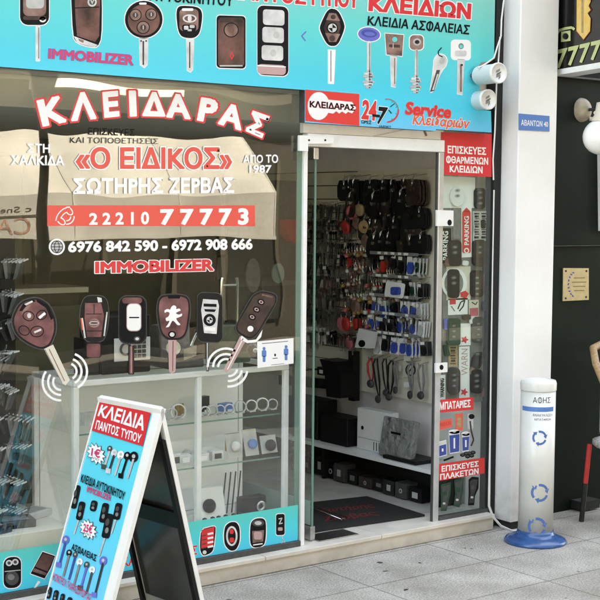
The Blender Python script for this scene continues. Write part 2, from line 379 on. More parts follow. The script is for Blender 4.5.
# ---- neighbour's dark shopfront on the right
T = empty('neighbour_shopfront', 'dark green black wall panel right of the white pillar', 'shopfront', (1.25, 0, 0))
b = MB(); b.box((1.252, .03, .0), (8, .12, 5.4), 'darkwall'); part(b, 'wall_panel', T)
b = MB(); b.box((1.262, .012, 1.53), (8, .029, 1.533), 'greydark'); b.box((1.255, .006, 2.475), (8, .029, 2.485), 'greydark'); part(b, 'joint_strip', T)
b = MB()
for dx in (1.335, 1.375): b.box((dx, .016, 2.48), (dx+.004, .029, 2.62), 'grey')
part(b, 'conduit', T)
b = MB(); b.box((1.60, -.06, .01), (1.75, .028, .06), 'blackgap'); part(b, 'threshold', T)
# ---- pillar
def dirty(m, z0, z1, col):                               # splash dirt on the lowest part, broken up by noise
    n = m.node_tree; b = n.nodes['Principled BSDF']; src = b.inputs['Base Color'].links[0].from_socket; g = n.nodes.new('ShaderNodeNewGeometry'); sp = n.nodes.new('ShaderNodeSeparateXYZ'); n.links.new(g.outputs['Position'], sp.inputs[0])
    mr = n.nodes.new('ShaderNodeMapRange'); mr.inputs['From Min'].default_value = z1; mr.inputs['From Max'].default_value = z0; n.links.new(sp.outputs['Z'], mr.inputs['Value'])
    t = n.nodes.new('ShaderNodeTexNoise'); t.inputs['Scale'].default_value = 16; t.inputs['Detail'].default_value = 8; n.links.new(g.outputs['Position'], t.inputs['Vector'])
    mu = n.nodes.new('ShaderNodeMath'); mu.operation = 'MULTIPLY'; n.links.new(mr.outputs[0], mu.inputs[0]); n.links.new(t.outputs['Fac'], mu.inputs[1])
    x = n.nodes.new('ShaderNodeMixRGB'); x.inputs[2].default_value = (*col, 1); n.links.new(mu.outputs[0], x.inputs[0]); n.links.new(src, x.inputs[1]); n.links.new(x.outputs[0], b.inputs['Base Color'])
dirty(M['pillar'], .04, .4, (.3, .27, .22)); dirty(M['stepstone'], -.01, .07, (.2, .17, .13)); dirty(M['binbody'], .05, .22, (.3, .27, .2))
PF = Plane((0, -.12, 0), (1, 0, 0), (0, 0, 1))
T = empty('white_pillar', 'white painted pillar between the key shop and the dark wall', 'pillar', (.95, -.12, 0))
b = MB(); b.prism([(.95, -.12, .045), (1.245, -.12, .045), (1.245, .10, .045), (.95, .10, .045)], (0, 0, 5.5), 'pillar'); part(b, 'shaft', T, .006)
b = MB(); b.box((.965, -.105, 0), (1.23, .1, .044), 'blackgap'); part(b, 'foot', T)
b = MB(); b.box((.89, .0, .0), (.948, .06, 3), 'blackgap'); one(b, 'gap_shade', 'black strip painted as the shaded gap between shop window and white pillar', 'strip')  # flat black puts the shade of the open gap into colour
# ================================================================== FASCIA SIGN
SG = Plane((0, -.05, 0), (1, 0, 0), (0, 0, 1)); SG.lh = .0003
T = empty('shop_sign', 'long turquoise printed sign of the locksmith with pictures of keys', 'sign', (-1, -.05, 2.3))
def uvp(px, py): u, v = SG.uv(px, py); return (u, -.05, v)
rx = uvp(495, 0)[0]; zl = uvp(305, 90)[2]; zr = uvp(492, 132.5)[2]
zlo = zr
out = [(-3.4, -.05, zl), (uvp(305, 89)[0], -.05, zl), (uvp(305, 89)[0], -.05, uvp(359, 125.5)[2]), (uvp(436, 129)[0], -.05, uvp(400, 129)[2]), (uvp(436, 132)[0], -.05, zr), (uvp(491.5, 133)[0], -.05, zr)]
out += [uvp(491, 111), uvp(483, 110), uvp(478, 103), uvp(478, 92), uvp(480, 88), uvp(479, 82), uvp(477.5, 68), uvp(481, 62.5), uvp(491, 61), uvp(494, 58)]
out += [(rx, -.05, 3.3), (-3.4, -.05, 3.3)]
b = MB(); b.prism(out, (0, .045, 0), 'fascia', 'greydark'); part(b, 'sign_panel', T)
def D(pts, m, h=2): SG.draw(CUR, pts, m, h)
def new():
    global CUR; CUR = MB(); return CUR
def halo(pts, d=1.0): SG.draw(CUR, grow(pts, d), 'whiteprint', 1)
def endkey(name='key_picture'): return part(CUR, name, T)
# 1
new(); h = rr(34.5, 6, 29, 38, 8); halo(h); D(h, 'ink'); D(rr(34.5, 5, 23, 22, 5), 'brownmid', 3); D(rr(35, 2, 18, 13, 4), 'greylight', 4); D(rr(34.5, 18, 23, 4, 2), 'browndark', 4)
D(ell(42.6, 19.4, 3.4, 3), 'silver', 4); D(ell(42.6, 19.4, 1.6, 1.4), 'ink', 5); s = rr(37.8, 43.5, 4.4, 34, 1); halo(s, .9); D(s, 'silver'); D(rr(38.6, 43, 1, 31, .3), 'grey', 3); endkey()
# 2
new(); h = [(70.5, -14), (100, -14), (102, 0), (101.5, 38), (97.5, 47), (90, 47), (77, 43), (73, 37)]; h = sm(h, 1); halo(h); D(h, 'ink'); D([(74, -14), (98, -14), (100, 2), (99, 36), (95, 42), (77, 36), (75.5, 20)], 'brown', 3)
D([(73.5, 36), (97.5, 45), (95, 47), (90, 46.6), (77, 42.8)], 'silver', 4); D([(78, 38.5), (84, 40.5), (83, 43), (79, 41)], 'brownmid', 5); stroke(SG, CUR, [(75, 8), (99, 7)], 1, 'ink', 4)
D(ell(92, 2, 4.6, 4.8), 'silver', 4); D(ell(92, 2, 3, 3), 'greydark', 5); D([(90, 0), (92, 4.5), (94, 0), (92.8, 0), (92, 2), (91.2, 0)], 'silver', 6); endkey()
# 3
new(); h = ell(143.7, 19.4, 18.8, 18.6, n=32); halo(h); D(h, 'ink'); D(ell(143.7, 20, 16, 15.6, n=28), 'brown', 3)
for (cx, cy, q) in ((135.3, 15, 6.2), (151, 14.5, 6), (143, 27.5, 6.6)):
    D(ell(cx, cy, q, q), 'ink', 4); D(ell(cx, cy, q-.9, q-.9), 'brownmid', 5); D(ell(cx, cy, q*.45, q*.45), 'browndark', 6); D(rr(cx, cy, 1.2, q*.6, .3), 'greylight', 7)
D(rr(142.7, 3.6, 7.5, 2, 1), 'whiteprint', 4); s = [(139, 39), (148, 39), (147.4, 64), (144.5, 67.5), (140, 64.5)]; halo(s, .8); D(s, 'silver'); D(rr(143.2, 53, 1.6, 24, .5), 'browndark', 3); D(ell(141, 41, .8, .8), 'ink', 4); D(ell(146, 41, .8, .8), 'ink', 4); endkey()
# 4
new(); h = [(177, 8), (181, 5.5), (196, 6.5), (201, 9.5), (202.5, 16), (200, 33), (194, 38.5), (182, 37.5), (178, 31), (176.2, 16)]; h = sm(h); halo(h); D(h, 'ink'); D(rr(188.8, 20, 19, 22, 4), 'brownmid', 3)
D(rr(187.5, 9.6, 11.5, 2.6, 1.2), 'whiteprint', 4); D(ell(189.5, 18.5, 7, 4.2), 'silver', 4); D(ell(189.5, 18.5, 5.4, 2.8), 'brown', 5); D(ell(189.5, 18.5, 2, 3.6), 'silver', 6); D(rr(189, 27.8, 14, 6.5, 2), 'ink', 4); D(rr(186, 27.8, 4.5, 4, 1), 'silver', 5); D(rr(192, 26.5, 5, 3, 1), 'greylight', 5); D(rr(189.5, 30.2, 4, 2, .5), 'greylight', 5)
s = [(186, 40), (194, 40), (193, 69), (190.5, 72), (187, 70)]; halo(s, .8); D(s, 'silver'); D(rr(189.6, 55, 1.2, 26, .4), 'browndark', 3); endkey()
# 5
new(); h = rr(231, 42, 29, 52.5, 3.5, sk=.03); halo(h); D(h, 'ink'); D(rr(231, 42.5, 26, 48, 3), 'brown', 3); D(rr(231, 20, 23, 5, 1), 'browndark', 4); D(ell(231, 30, 7.6, 7.6), 'ink', 4); D(ell(231, 30, 6.6, 6.6), 'brownmid', 5); D(ell(231, 30, 3, 3), 'brown', 6)
D([(231.5, 51.5), (234, 55.5), (231.5, 60), (229, 55.5)], 'redprint', 5); D([(231.5, 53.5), (232.8, 55.5), (231.5, 58), (230.2, 55.5)], 'brown', 6); D(rr(231, 65.8, 23, 1.5, .5), 'greylight', 5); endkey()
# 6
new(); h = rr(272.8, 40.8, 31, 69.5, 6, sk=.05); halo(h); D(h, 'ink')
for (cx, cy, hh) in ((273.6, 17.5, 15.5), (273, 35, 15.5), (272.3, 53, 15)): D(rr(cx, cy, 21.5, hh, 3, sk=.05), 'silver', 3)
for (cx, cy) in ((276, 35), (273, 53)): D(ell(cx, cy, 3, 3.6), 'greylight', 4)
D(rr(271.5, 69.6, 28.5, 10, 4, sk=.05), 'pinkmetal', 3); D(rr(271.5, 66.3, 28.5, 1.2, .4, sk=.05), 'whiteprint', 4); endkey()
# 7
new(); h = [(328, 8.2), (338, 9.5), (345, 25), (343.5, 32), (337.5, 46), (327.5, 46), (319.6, 30), (320, 25)]; h = sm(h); halo(h); D(h, 'ink'); D(grow(h, -4), 'browndark', 3); D([(329, 13), (336, 13.5), (340, 21), (326, 20)], 'brownmid', 4); D([(325, 33), (340, 34), (336, 42), (329, 42)], 'brownmid', 4)
D(ell(332.2, 28, 5.6, 5.6), 'ink', 5); D(ell(332.2, 28, 4.4, 4.4), 'silver', 6); D([(332.2, 28), (332.2, 23.8), (336.4, 28)], 'ink', 7); D([(332.2, 28), (332.2, 32.2), (328, 28)], 'ink', 7); D(ell(332, 38.5, 3, 3), 'browndark', 5); D(ell(333, 17, 2.6, 2.4), 'browndark', 5)
s = [(327.8, 50), (335.5, 50.5), (334, 83.5), (328, 83)]; halo(s, .8); D(s, 'whiteprint'); D(rr(330.8, 66, 1, 31, .3, sk=0), 'grey', 3); endkey()
# 8
def bits(cx, cy, m='steel'):
    for k in range(7):
        yy = cy-8+k*2.7; wd = (2.2, 4.4, 5.6, 3.2, 5.8, 4.6, 2.6)[k]; D(rr(cx-.3, yy, wd*2, 2.3, .6), 'silver' if k % 2 else 'greylight', 4); D(rr(cx+wd*.35, yy+.4, wd*.7, 1, .3), 'greydark', 5)
new(); h = ell(369, 34.4, 11, 7, 6); halo(h); D(h, 'bluehead'); D(ell(369, 33.4, 8, 4, 6), 'blueink', 3); D(ell(369.5, 34, 5.5, 2, 6), 'bluehead', 4); s = rr(368.8, 62, 3.6, 42, 1); halo(s, 1); D(s, 'silver', 3); D(rr(369.5, 62, 1, 38, .3), 'grey', 4); bits(368.5, 79); endkey()
# 9
new(); h = [(385, 33.5), (403.5, 35), (402, 56), (386.5, 54.5)]; halo(h); D(h, 'brownmid'); D(grow(h, -2), 'brownmid', 3); D(ell(394.6, 39.5, 2.6, 2.6), 'fascia', 4); D(rr(394.4, 46, 11, 3, .8, sk=.05), 'browndark', 4); D(rr(393, 46, 1, 5, .3), 'greylight', 5); s = [(390, 56), (397, 56.5), (395.5, 87), (391, 86)]; halo(s, .8); D(s, 'silver'); D(rr(394.6, 71, 1, 26, .3), 'brownmid', 3); endkey()
# 10
new(); h = rr(416.5, 42.5, 13.5, 14.5, 4); halo(h); D(h, 'brownmid'); D(ell(417, 42, 4, 3.6), 'greylight', 3); D(ell(417, 42, 2.4, 2), 'browndark', 4); s = rr(416.3, 66, 3, 34, 1); halo(s, .9); D(s, 'silver', 3); D(rr(416.8, 66, .8, 32, .2), 'grey', 4); bits(415.8, 84); endkey()
# 11
new(); h = [(438, 54), (444, 55), (447.5, 60), (445.5, 67), (441, 70.5), (434.5, 91), (429, 92.5), (434, 68), (433.5, 60)]; h = sm(h); halo(h, 1); D(h, 'silver'); D([(436.5, 70), (440, 70), (434, 91), (429.8, 92)], 'greydark', 3); D([(437, 74), (438.4, 74), (433.5, 90), (432, 90)], 'silver', 4)
stroke(SG, CUR, [(441.5, 47.5), (438, 51.5), (438.5, 55), (442.5, 57)], 1, 'ink', 5); D(ell(442, 61, 2.6, 3.4, 20), 'greylight', 3); endkey()
# 12
new(); h = rr(460.8, 50, 18.5, 19, 3.5, sk=.03); halo(h); D(h, 'whiteprint'); D(rr(460.5, 53.5, 12, 6, 2), 'silver', 3); D(ell(461, 46.2, 2.7, 3), 'grey', 3); D(ell(461, 46.6, 1.6, 1.8), 'fascia', 4); s = [(457.5, 59), (464.5, 59.4), (462.3, 94.5), (457, 93.5)]; halo(s, .8); D(s, 'silver'); D(rr(460.8, 78, 2.2, 28, .8), 'brownmid', 3); D(ell(461.8, 65, 1, 1), 'ink', 4); endkey()
# chevron and lettering
new(); stroke(SG, CUR, [(306, 31.5), (301.5, 36), (305.5, 41)], 1.2, 'bluehead', 3); endkey('chevron')
def sl(y, x): return y  # helper kept for clarity
def word(s, q, m, off=.02, out=None, name='lettering', h=4, out2=None, pl=None):
    new(); text(pl or SG, CUR, s, q, m, h, off, out, out2); return part(CUR, name, T)
word('IMMOBILIZER', [(48.5, 48.5), (133.5, 55), (133, 65.5), (48, 58.5)], 'magenta', .035, ('bluehead', .065))
word('ΚΛΕΙΔΙΑ', [(70, -18), (150, -11), (150, 0), (70, -7)], 'ink', .025)
word('ΑΥΤΟΚΙΝΗΤΟΥ', [(150, -9), (233.5, -5.5), (233, 6.5), (149, 0.5)], 'ink', .03)
word('ΠΑΝΤΟΣ', [(228, -20), (306, -13), (306, 5), (228, -1)], 'redprint', .03, ('whiteprint', .07))
word('ΤΥΠΟΥ', [(308, -12), (359, -9), (358.5, 8.5), (308, 5)], 'redprint', .05, ('whiteprint', .095))
word('ΚΛΕΙΔΙΩΝ', [(369, -6), (471.5, 3.5), (470.5, 19.5), (368, 11)], 'redprint', .05, ('whiteprint', .095))
word('ΚΛΕΙΔΙΑ ΑΣΦΑΛΕΙΑΣ', [(368, 15), (470, 24.8), (468.8, 35), (367, 25.5)], 'ink', .03)
# red name plate with the white key
new(); D([(305.2, 89.5), (359.2, 94), (359.2, 125.8), (305.2, 121)], 'red', 2)
body = ell(318.5, 106, 11, 14, n=26); D(body, 'whiteprint', 3); D([(327, 99.5), (352, 102), (356, 108), (352, 113.5), (348, 111.8), (345.5, 113.8), (342, 111.5), (339, 113.5), (336, 111.2), (333, 113.6), (327, 112.6)], 'whiteprint', 3.5); endkey('name_plate')
word('ΚΛΕΙΔΑΡΑΣ', [(309.5, 100.5), (355.2, 104.8), (355, 110.8), (309.5, 107.2)], 'ink', .03, ('redprint', .045), h=6)
word('24', [(362.5, 99.5), (377.5, 101), (375.5, 121), (361, 119)], 'redprint', .045, ('whiteprint', .08))
word('7', [(378.5, 106.5), (388, 107.5), (381, 125), (376.5, 124)], 'ink', .05, ('whiteprint', .08), h=7)
new(); D([(372, 114), (380, 115), (379.5, 117.5), (372, 116.5)], 'ink', 7); endkey('slash_mark'); new(); c = arc(387, 110.5, 11.2, 11.5, -100, 90, 18); stroke(SG, CUR, c[:10], 1.1, 'grey', 4); stroke(SG, CUR, c[9:], 1.6, 'redprint', 4); stroke(SG, CUR, [(390, 107), (394.5, 103.5)], .8, 'ink', 5); stroke(SG, CUR, [(388.5, 110), (391.5, 113.5)], .9, 'ink', 5)
for a in (-60, -20, 20, 60): stroke(SG, CUR, [(387+9*math.cos(math.radians(a)), 110.5+9*math.sin(math.radians(a))), (387+10.6*math.cos(math.radians(a)), 110.5+10.6*math.sin(math.radians(a)))], .8, 'grey', 5)
endkey('clock_face')
word('ΩΡΕΣ', [(361.5, 119.8), (371.5, 120.6), (371.2, 124.2), (361.2, 123.2)], 'ink', .02)
word('ΗΜΕΡΕΣ', [(379, 125.2), (391, 126), (390.8, 129), (378.8, 128)], 'ink', .01)
word('Service', [(406.5, 101.5), (452, 106), (450.2, 118.5), (404.5, 114.5)], 'redprint', .045, ('pinkmetal', .07))
word('Κλειδαριών', [(414, 113.5), (470.5, 119), (467.5, 131), (411.5, 127)], 'orangered', .04, ('whiteprint', .075))
# ================================================================== SHOP WINDOW
G = Plane((0, .0, 0), (1, 0, 0), (0, 0, 1)); G.lh = .0002
def gp(px, py): return G.uv(px, py)
XJ0, XJ1 = gp(300.8, 400)[0], gp(304.5, 400)[0]          # jamb of the door
T = empty('shop_window', 'large glass shop window covered with white and red locksmith lettering', 'window', (-1, 0, FL))
b = MB(); b.box((-3.38, .0015, FL), (XJ0, .0045, 2.36), 'glass'); part(b, 'glass_pane', T)
b = MB(); b.box((XJ0, -.010, FL), (XJ1, .012, 2.05), 'alu'); part(b, 'jamb', T, .003)
b = MB(); b.box((gp(296, 400)[0], .006, FL), (XJ0-.001, .012, 2.05), 'glassedge'); part(b, 'glass_fin', T)
b = MB(); b.box((-3.38, -.012, FL), (XJ0-.002, .024, FL+.028), 'greydark'); part(b, 'sill_rail', T, .002)
def DG(pts, m, h=2): G.draw(CUR, pts, m, h)
def gk(name='key_picture', label=None): return part(CUR, name, T, 0, label)
def W(s, q, m, off=.02, out=None, h=4, out2=None): return word(s, q, m, off, out, 'lettering', h, out2, G)
# bottom vinyl strip
new(); zt = gp(140, 530)[1]
b = MB(); b.box((-3.3, -.0003, FL+.03), (XJ0-.012, .001, gp(150, 528.5)[1]), 'vinyl'); part(b, 'vinyl_strip', T)
# head lettering, one quad for each letter of the waving word
new()
for ch, q in (('Κ', [(36, 100.5), (62, 95), (66.5, 122), (42.5, 127)]), ('Λ', [(73.5, 93), (91, 91), (96.5, 119), (71, 121.5)]), ('Ε', [(102, 92), (118, 90.5), (119.5, 116.5), (104, 118)]),
              ('Ι', [(128.5, 90.5), (135.8, 90.5), (136.8, 116.5), (129.5, 116.8)]), ('Δ', [(145, 91.5), (163, 92.3), (165.3, 116.8), (142, 116.2)]), ('Α', [(168.5, 93), (187, 95), (190.5, 119.5), (166, 117.5)]),
              ('Ρ', [(201, 97), (219, 100), (214.5, 124), (196.5, 120.5)]), ('Α', [(223.5, 102), (243, 107), (241, 131), (217.5, 124)]), ('Σ', [(252, 110), (270, 116.5), (262, 138.5), (245, 131)])):
    text(G, CUR, ch, q, 'white', 6, .05, ('redprint', .105))
gk('lettering')
W('ΣΤΗ', [(27, 143.5), (50, 144), (50, 153), (27, 153)], 'white', .03)
W('ΧΑΛΚΙΔΑ', [(10.5, 155), (64, 155.5), (64, 165.5), (10.5, 165)], 'white', .03)
W('ΕΠΙΣΚΕΥΕΣ', [(88, 127.8), (134.5, 129), (134.5, 136), (88, 134.6)], 'ink', .02)
W('ΚΑΙ ΤΟΠΟΘΕΤΗΣΕΙΣ', [(70, 137), (158, 138.5), (158, 144), (70, 143)], 'ink2', .0)
W('«Ο ΕΙΔΙΚΟΣ»', [(75.5, 147), (232, 147), (232, 169.5), (75.5, 169)], 'redsoft', .036, ('white', .075))
W('ΑΠΟ ΤΟ', [(243, 155), (278, 154.5), (278, 163), (243, 163)], 'white', .03)
W('1987', [(249, 165), (271.5, 165), (271, 173), (249, 173)], 'white', .03)
W('ΣΩΤΗΡΗΣ ΖΕΡΒΑΣ', [(73, 178), (234, 177), (234, 193), (73, 194)], 'white', .035)
new(); DG([(47.2, 205.3), (255, 205.3), (255, 226.2), (47.2, 226)], 'redsoft', 1.5); gk('number_band')
W('2 2 2 1 0', [(89, 213), (149, 211.5), (149, 224.5), (89, 225)], 'white', .035)
W('7 7 7 7 3', [(160, 209), (248.5, 208), (248.5, 225), (160, 225)], 'white', .045)
new(); ra = arc(71, 222.5, 13.2, 13.4, 186, 266, 12)      # the phone receiver, outlined, with two ringing arcs
for m_, wd, g_, hh in (('white', 5.4, 0, 3), ('redsoft', 3.2, -1.1, 4.2)):
    for i in range(len(ra)-1): stroke(G, CUR, [ra[i], ra[i+1]], wd, m_, hh+.05*(i % 3))
    DG(ell(61.2, 221.2, 5+g_, 3.3+g_, 40), m_, hh+.3); DG(ell(69, 211, 5+g_, 3.3+g_, 50), m_, hh+.3)
for r_ in (4, 7.5): stroke(G, CUR, arc(66.5, 216.8, r_, r_, -5, 95, 7), 1.2, 'white', 4.6)
gk('phone_symbol')
new(); c = arc(56.8, 246.8, 7.2, 7.4, 0, 360, 24); stroke(G, CUR, c, 1.8, 'white', 4); DG(ell(56.8, 246.8, 5.4, 5.6), 'greylight', 3); stroke(G, CUR, arc(56.8, 246.8, 2.4, 5.4, 0, 360, 14), .7, 'ink', 4); stroke(G, CUR, [(51.5, 246.8), (62, 246.8)], .7, 'ink', 4); stroke(G, CUR, [(52.4, 243.8), (61.2, 243.8)], .6, 'ink', 4); stroke(G, CUR, [(52.4, 249.8), (61.2, 249.8)], .6, 'ink', 4); gk('globe_symbol')
W('6976 842 590 - 6972 908 666', [(68, 241.5), (252.5, 238.5), (252.5, 249.5), (68, 252.5)], 'white', .04)
W('IMMOBILIZER', [(95, 261.5), (213.5, 259), (213.5, 271), (95, 273.5)], 'redprint', .05, ('white', .095))
# --- printed keys on the glass
new(); h = [(17.5, 305), (25, 299.5), (37.5, 297.3), (49, 304), (55.5, 317.5), (56.3, 331), (51, 345), (44, 349), (37.5, 348.5), (25, 342.5), (15, 334), (11, 320)]; h = sm(h); DG(grow(h, 1.0), 'greydark', 2); DG(h, 'black', 2.5); DG(grow(h, -2), 'maroon', 3)
DG([(19, 311), (23, 303.5), (33, 299.5), (36, 301), (27, 305), (22, 311)], 'ink', 4); DG([(24, 304), (32, 300.5), (33, 302), (26, 305.5)], 'silver', 5); DG([(36, 299), (48, 305), (53.5, 318), (51, 320), (46, 308), (37, 302)], 'ink', 4)
for cx, cy, q, rt in ((28.5, 316, 6.2, 20), (41.5, 315, 5.8, -30), (37, 331.5, 7, -10), (24, 330.5, 6, 30)): e = ell(cx, cy, q, q*.82, rt); DG(e, 'ink', 4); DG(grow(e, -.9), 'maroon', 5)
DG(ell(29, 315.5, 2, 2.6), 'silver', 6); stroke(G, CUR, [(39, 318), (45, 313)], 2.6, 'white', 6); stroke(G, CUR, [(34, 332.5), (41, 329.5)], 2, 'silver', 6)
DG([(44, 349), (53, 344.5), (69.8, 380), (65.5, 385.5), (61.5, 382.5)], 'cream', 3); stroke(G, CUR, [(49, 349), (64.5, 381)], .9, 'brownmid', 4); stroke(G, CUR, [(45, 349.5), (62, 383)], .7, 'grey', 4); DG(sm([(21, 316), (24, 308), (31, 304), (30, 307), (25, 312)]), 'brownmid', 3.4); gk()
new(); h = [(82, 302), (86, 296), (100, 295.5), (107, 299), (109, 315), (106.5, 334), (102, 342), (85, 342), (80, 326), (80, 312)]; h = sm(h); DG(grow(h, .8), 'greydark', 2); DG(h, 'black', 2.5); DG([(85, 303), (101, 303), (104, 316), (101, 337), (87, 337), (84.5, 318)], 'maroon', 3)
DG([(97, 297), (101.5, 298), (102, 302), (98, 302.5)], 'silver', 4); stroke(G, CUR, [(82, 318), (85, 338)], 1.6, 'silver', 4); stroke(G, CUR, [(107, 312), (104, 336)], 1.4, 'silver', 4); stroke(G, CUR, [(81, 318), (82.5, 330)], 1.4, 'orangered', 5)
DG(ell(94, 323, 5.6, 4.6), 'brownmid', 4); DG(ell(94, 323, 3.8, 3), 'maroon', 5); stroke(G, CUR, arc(94, 323, 4.6, 1.6, 0, 360, 12), .7, 'silver', 6); stroke(G, CUR, [(94, 304), (94, 314)], .7, 'ink', 4); stroke(G, CUR, [(86, 314), (102, 314)], .7, 'ink', 4); stroke(G, CUR, [(86, 331), (102, 331)], .7, 'ink', 4)
DG(rr(93.5, 350, 15.5, 15.5, 2.5), 'black', 2); DG(rr(93.5, 350.5, 13.5, 13.5, 2), 'maroon', 3); gk()
new(); h = rr(132.5, 319.8, 27.5, 47.5, 8); DG(grow(h, .8), 'greydark', 2); DG(h, 'black', 2.5); DG(rr(132, 300.5, 20, 6, 3), 'maroon', 3); DG(grow(h, -1.6), 'ink', 2.8); DG(rr(133.8, 317.3, 15, 28, 5), 'pinkmetal', 4); DG(rr(133.8, 317.3, 13.6, 26.5, 4.5), 'whiteprint', 5); stroke(G, CUR, [(129, 317.5), (139, 317.5)], 1.3, 'ink', 6)
DG(ell(137, 338.8, 3.2, 2.6), 'greydark', 4); DG(ell(137, 338.8, 1.8, 1.4), 'silver', 5); DG(rr(131.2, 360, 6, 29, 1), 'black', 2.2); DG(rr(131.2, 360, 3.6, 28, .8), 'maroon', 3); stroke(G, CUR, [(131.2, 346), (131.2, 373)], .8, 'pinkmetal', 4); gk()
new(); h = [(158, 299), (163, 294.5), (184, 294.5), (189.5, 299), (190.5, 312), (187, 333), (181, 340), (167, 340), (160, 333), (156.5, 312)]; h = sm(h); DG(grow(h, .8), 'greydark', 2); DG(h, 'black', 2.5); DG(grow(h, -2), 'maroon', 3); DG(rr(174, 297, 12, 3, 1), 'ink', 4)
lion = [(167, 321), (166, 318), (169, 316.5), (170, 313), (167.5, 312), (165.5, 313.5), (165, 311), (168, 309.5), (170.5, 310.5), (171, 308), (173.5, 306), (176, 307.5), (175.5, 310), (178.5, 309), (180, 311), (177.5, 312), (175, 313.5), (178, 315), (181, 313.5), (181, 316), (177.5, 317.5), (175.5, 318), (177, 321), (180, 324), (177, 324.6), (174.5, 321.5), (172.5, 320), (171, 322.5), (169.5, 326), (166, 326.5), (168.5, 323.5), (170, 320)]
DG([(172.6+(x-172.6)*1.12, 316.5+(y-316.5)*1.1) for x, y in sm(lion, 1)], 'white', 5)
DG(ell(172, 334.5, 4, 3.6), 'ink', 4); DG(ell(172, 334.5, 2.4, 2.2), 'silver', 5); DG([(168, 340), (176.5, 340), (175.5, 371), (172.5, 374), (169, 372)], 'pinkmetal', 3); stroke(G, CUR, [(173, 341), (172.6, 371)], .9, 'maroon', 4); gk()
new(); h = rr(209.7, 317.5, 25, 49, 6, sk=.04); DG(grow(h, .8), 'greydark', 2); DG(h, 'black', 2.5); DG([(203, 299), (217.5, 300), (219, 306), (216.5, 334), (204, 333), (201, 310)], 'silver', 3); DG([(203.5, 303.5), (216.5, 304), (216.5, 307), (203.5, 306.5)], 'ink', 4); DG([(204, 309), (216, 309.5), (214.5, 312), (205, 311.5)], 'ink', 4); DG([(204.5, 327), (215.5, 327.5), (215, 331), (205, 330.5)], 'whiteprint', 4)
DG(ell(209.5, 320, 6.2, 6.2), 'ink', 4); DG(ell(209.5, 320, 3.2, 3.4), 'silver', 5); DG([(209.5, 320), (209.5, 317), (212.6, 320)], 'ink', 6); DG([(209.5, 320), (209.5, 323), (206.4, 320)], 'ink', 6); DG(rr(207.5, 357, 3, 29, .8), 'greydark', 2.4); stroke(G, CUR, [(207.2, 343), (207.2, 370)], .8, 'silver', 4); gk()
new(); h = [(257.5, 292.6), (262, 290.8), (274.5, 293.5), (277, 297.5), (275.8, 304), (259, 332), (252.5, 338.5), (247, 338.5), (236.5, 332.5), (235.5, 325), (252, 295.5)]; h = sm(h); DG(grow(h, .8), 'greydark', 2); DG(h, 'black', 2.5); DG(grow(h, -1.8), 'browndark', 3)
for cx, cy in ((261, 302), (256.5, 309.5), (252, 317)): DG(ell(cx, cy, 3.8, 3, 25), 'ink', 4); DG(ell(cx, cy, 2.4, 1.7, 25), 'pinkmetal', 5); DG(ell(cx, cy, 1.2, .8), 'ink', 6)
DG(ell(250.3, 328.8, 3, 3), 'whiteprint', 5); DG([(262, 294), (273, 296.5), (272.5, 298), (262, 295.5)], 'brownmid', 4)
DG([(240, 336), (246.5, 339), (230, 369.5), (226.5, 372.5), (223.3, 370.2)], 'pinkmetal', 3); stroke(G, CUR, [(243, 338.5), (227.3, 369.5)], .9, 'whiteprint', 4); DG([(241.5, 335.5), (248, 340.3), (256, 339.5), (262.5, 329.5), (261, 337), (256, 342.3), (247, 343), (240.3, 339.5)], 'white', 4); gk()
for (cx, cy, a0, a1) in ((61, 382, 90, 215), (68.5, 371.5, -70, 60), (226, 367, 180, 300), (229, 368, 10, 95)):
    new()
    for r_ in (8, 13, 18.5): stroke(G, CUR, arc(cx, cy, r_, r_, a0, a1, 10), 2.3, 'white', 3)
    gk('radio_waves')
new(); DG([(257, 341.5), (293.5, 338), (293.5, 363.5), (257.5, 368)], 'whiteprint', 2)
for cx in (264, 286):
    DG(ell(cx, 348.6-(cx-264)*.08, 1.5, 1.7), 'plate', 3); DG(rr(cx, 353.5-(cx-264)*.08, 4.6, 6.5, 1.2), 'plate', 3); DG(rr(cx, 359-(cx-264)*.08, 2.8, 6, .6), 'plate', 3)
stroke(G, CUR, [(262, 343.6), (288, 341.2)], .8, 'grey', 3); stroke(G, CUR, [(271, 365), (284, 363.6)], .6, 'grey', 3); DG(ell(275, 355, 1, 1.4), 'ink2', 3); stroke(G, CUR, [(272.5, 358.5), (277.5, 358)], .7, 'ink2', 3); gk('distance_notice')
# --- pictures on the bottom strip
new(); h = rr(12.3, 572.5, 17.5, 31, 7, sk=-.08); DG(grow(h, 1.1), 'whiteprint', 2); DG(h, 'ink', 3); DG(ell(9, 563, 3.3, 3.1), 'silver', 4); DG(ell(15.2, 562, 3.3, 3.1), 'silver', 4); DG(ell(9, 563, 1.7, 1.7), 'greydark', 5); DG(ell(15.2, 562, 1.7, 1.7), 'greydark', 5); DG(ell(12, 578, 6.8, 7.2), 'greydark', 4); DG(ell(11, 577, 3.4, 3), 'grey', 5); stroke(G, CUR, [(4.5, 571.5), (20.5, 570)], .9, 'greylight', 5); gk()
new(); h = [(42.5, 551.8), (55, 556), (50.5, 568), (44.5, 578.5), (30.5, 573.5)]; DG(grow(h, 1), 'whiteprint', 2); DG(h, 'ink', 3); DG([(43, 553), (54, 556.8), (47.5, 571.5), (35, 566.5)], 'brown', 4); DG([(34, 568), (47, 573), (45.5, 575.5), (32.5, 571.5)], 'brownmid', 4); DG([(38, 580.5), (40.5, 582), (35.5, 588), (33, 589)], 'whiteprint', 4); gk()
W('ΚΟΝΤΡΟΛ', [(60, 553), (148.5, 537), (148.5, 548), (60, 563)], 'redprint', .03, ('whiteprint', .05))
W('ΓΚΑΡΑΖΟΠΟΡΤΑΣ', [(117, 557.5), (197, 545), (197, 554.5), (117, 568)], 'redprint', .03, ('whiteprint', .05))
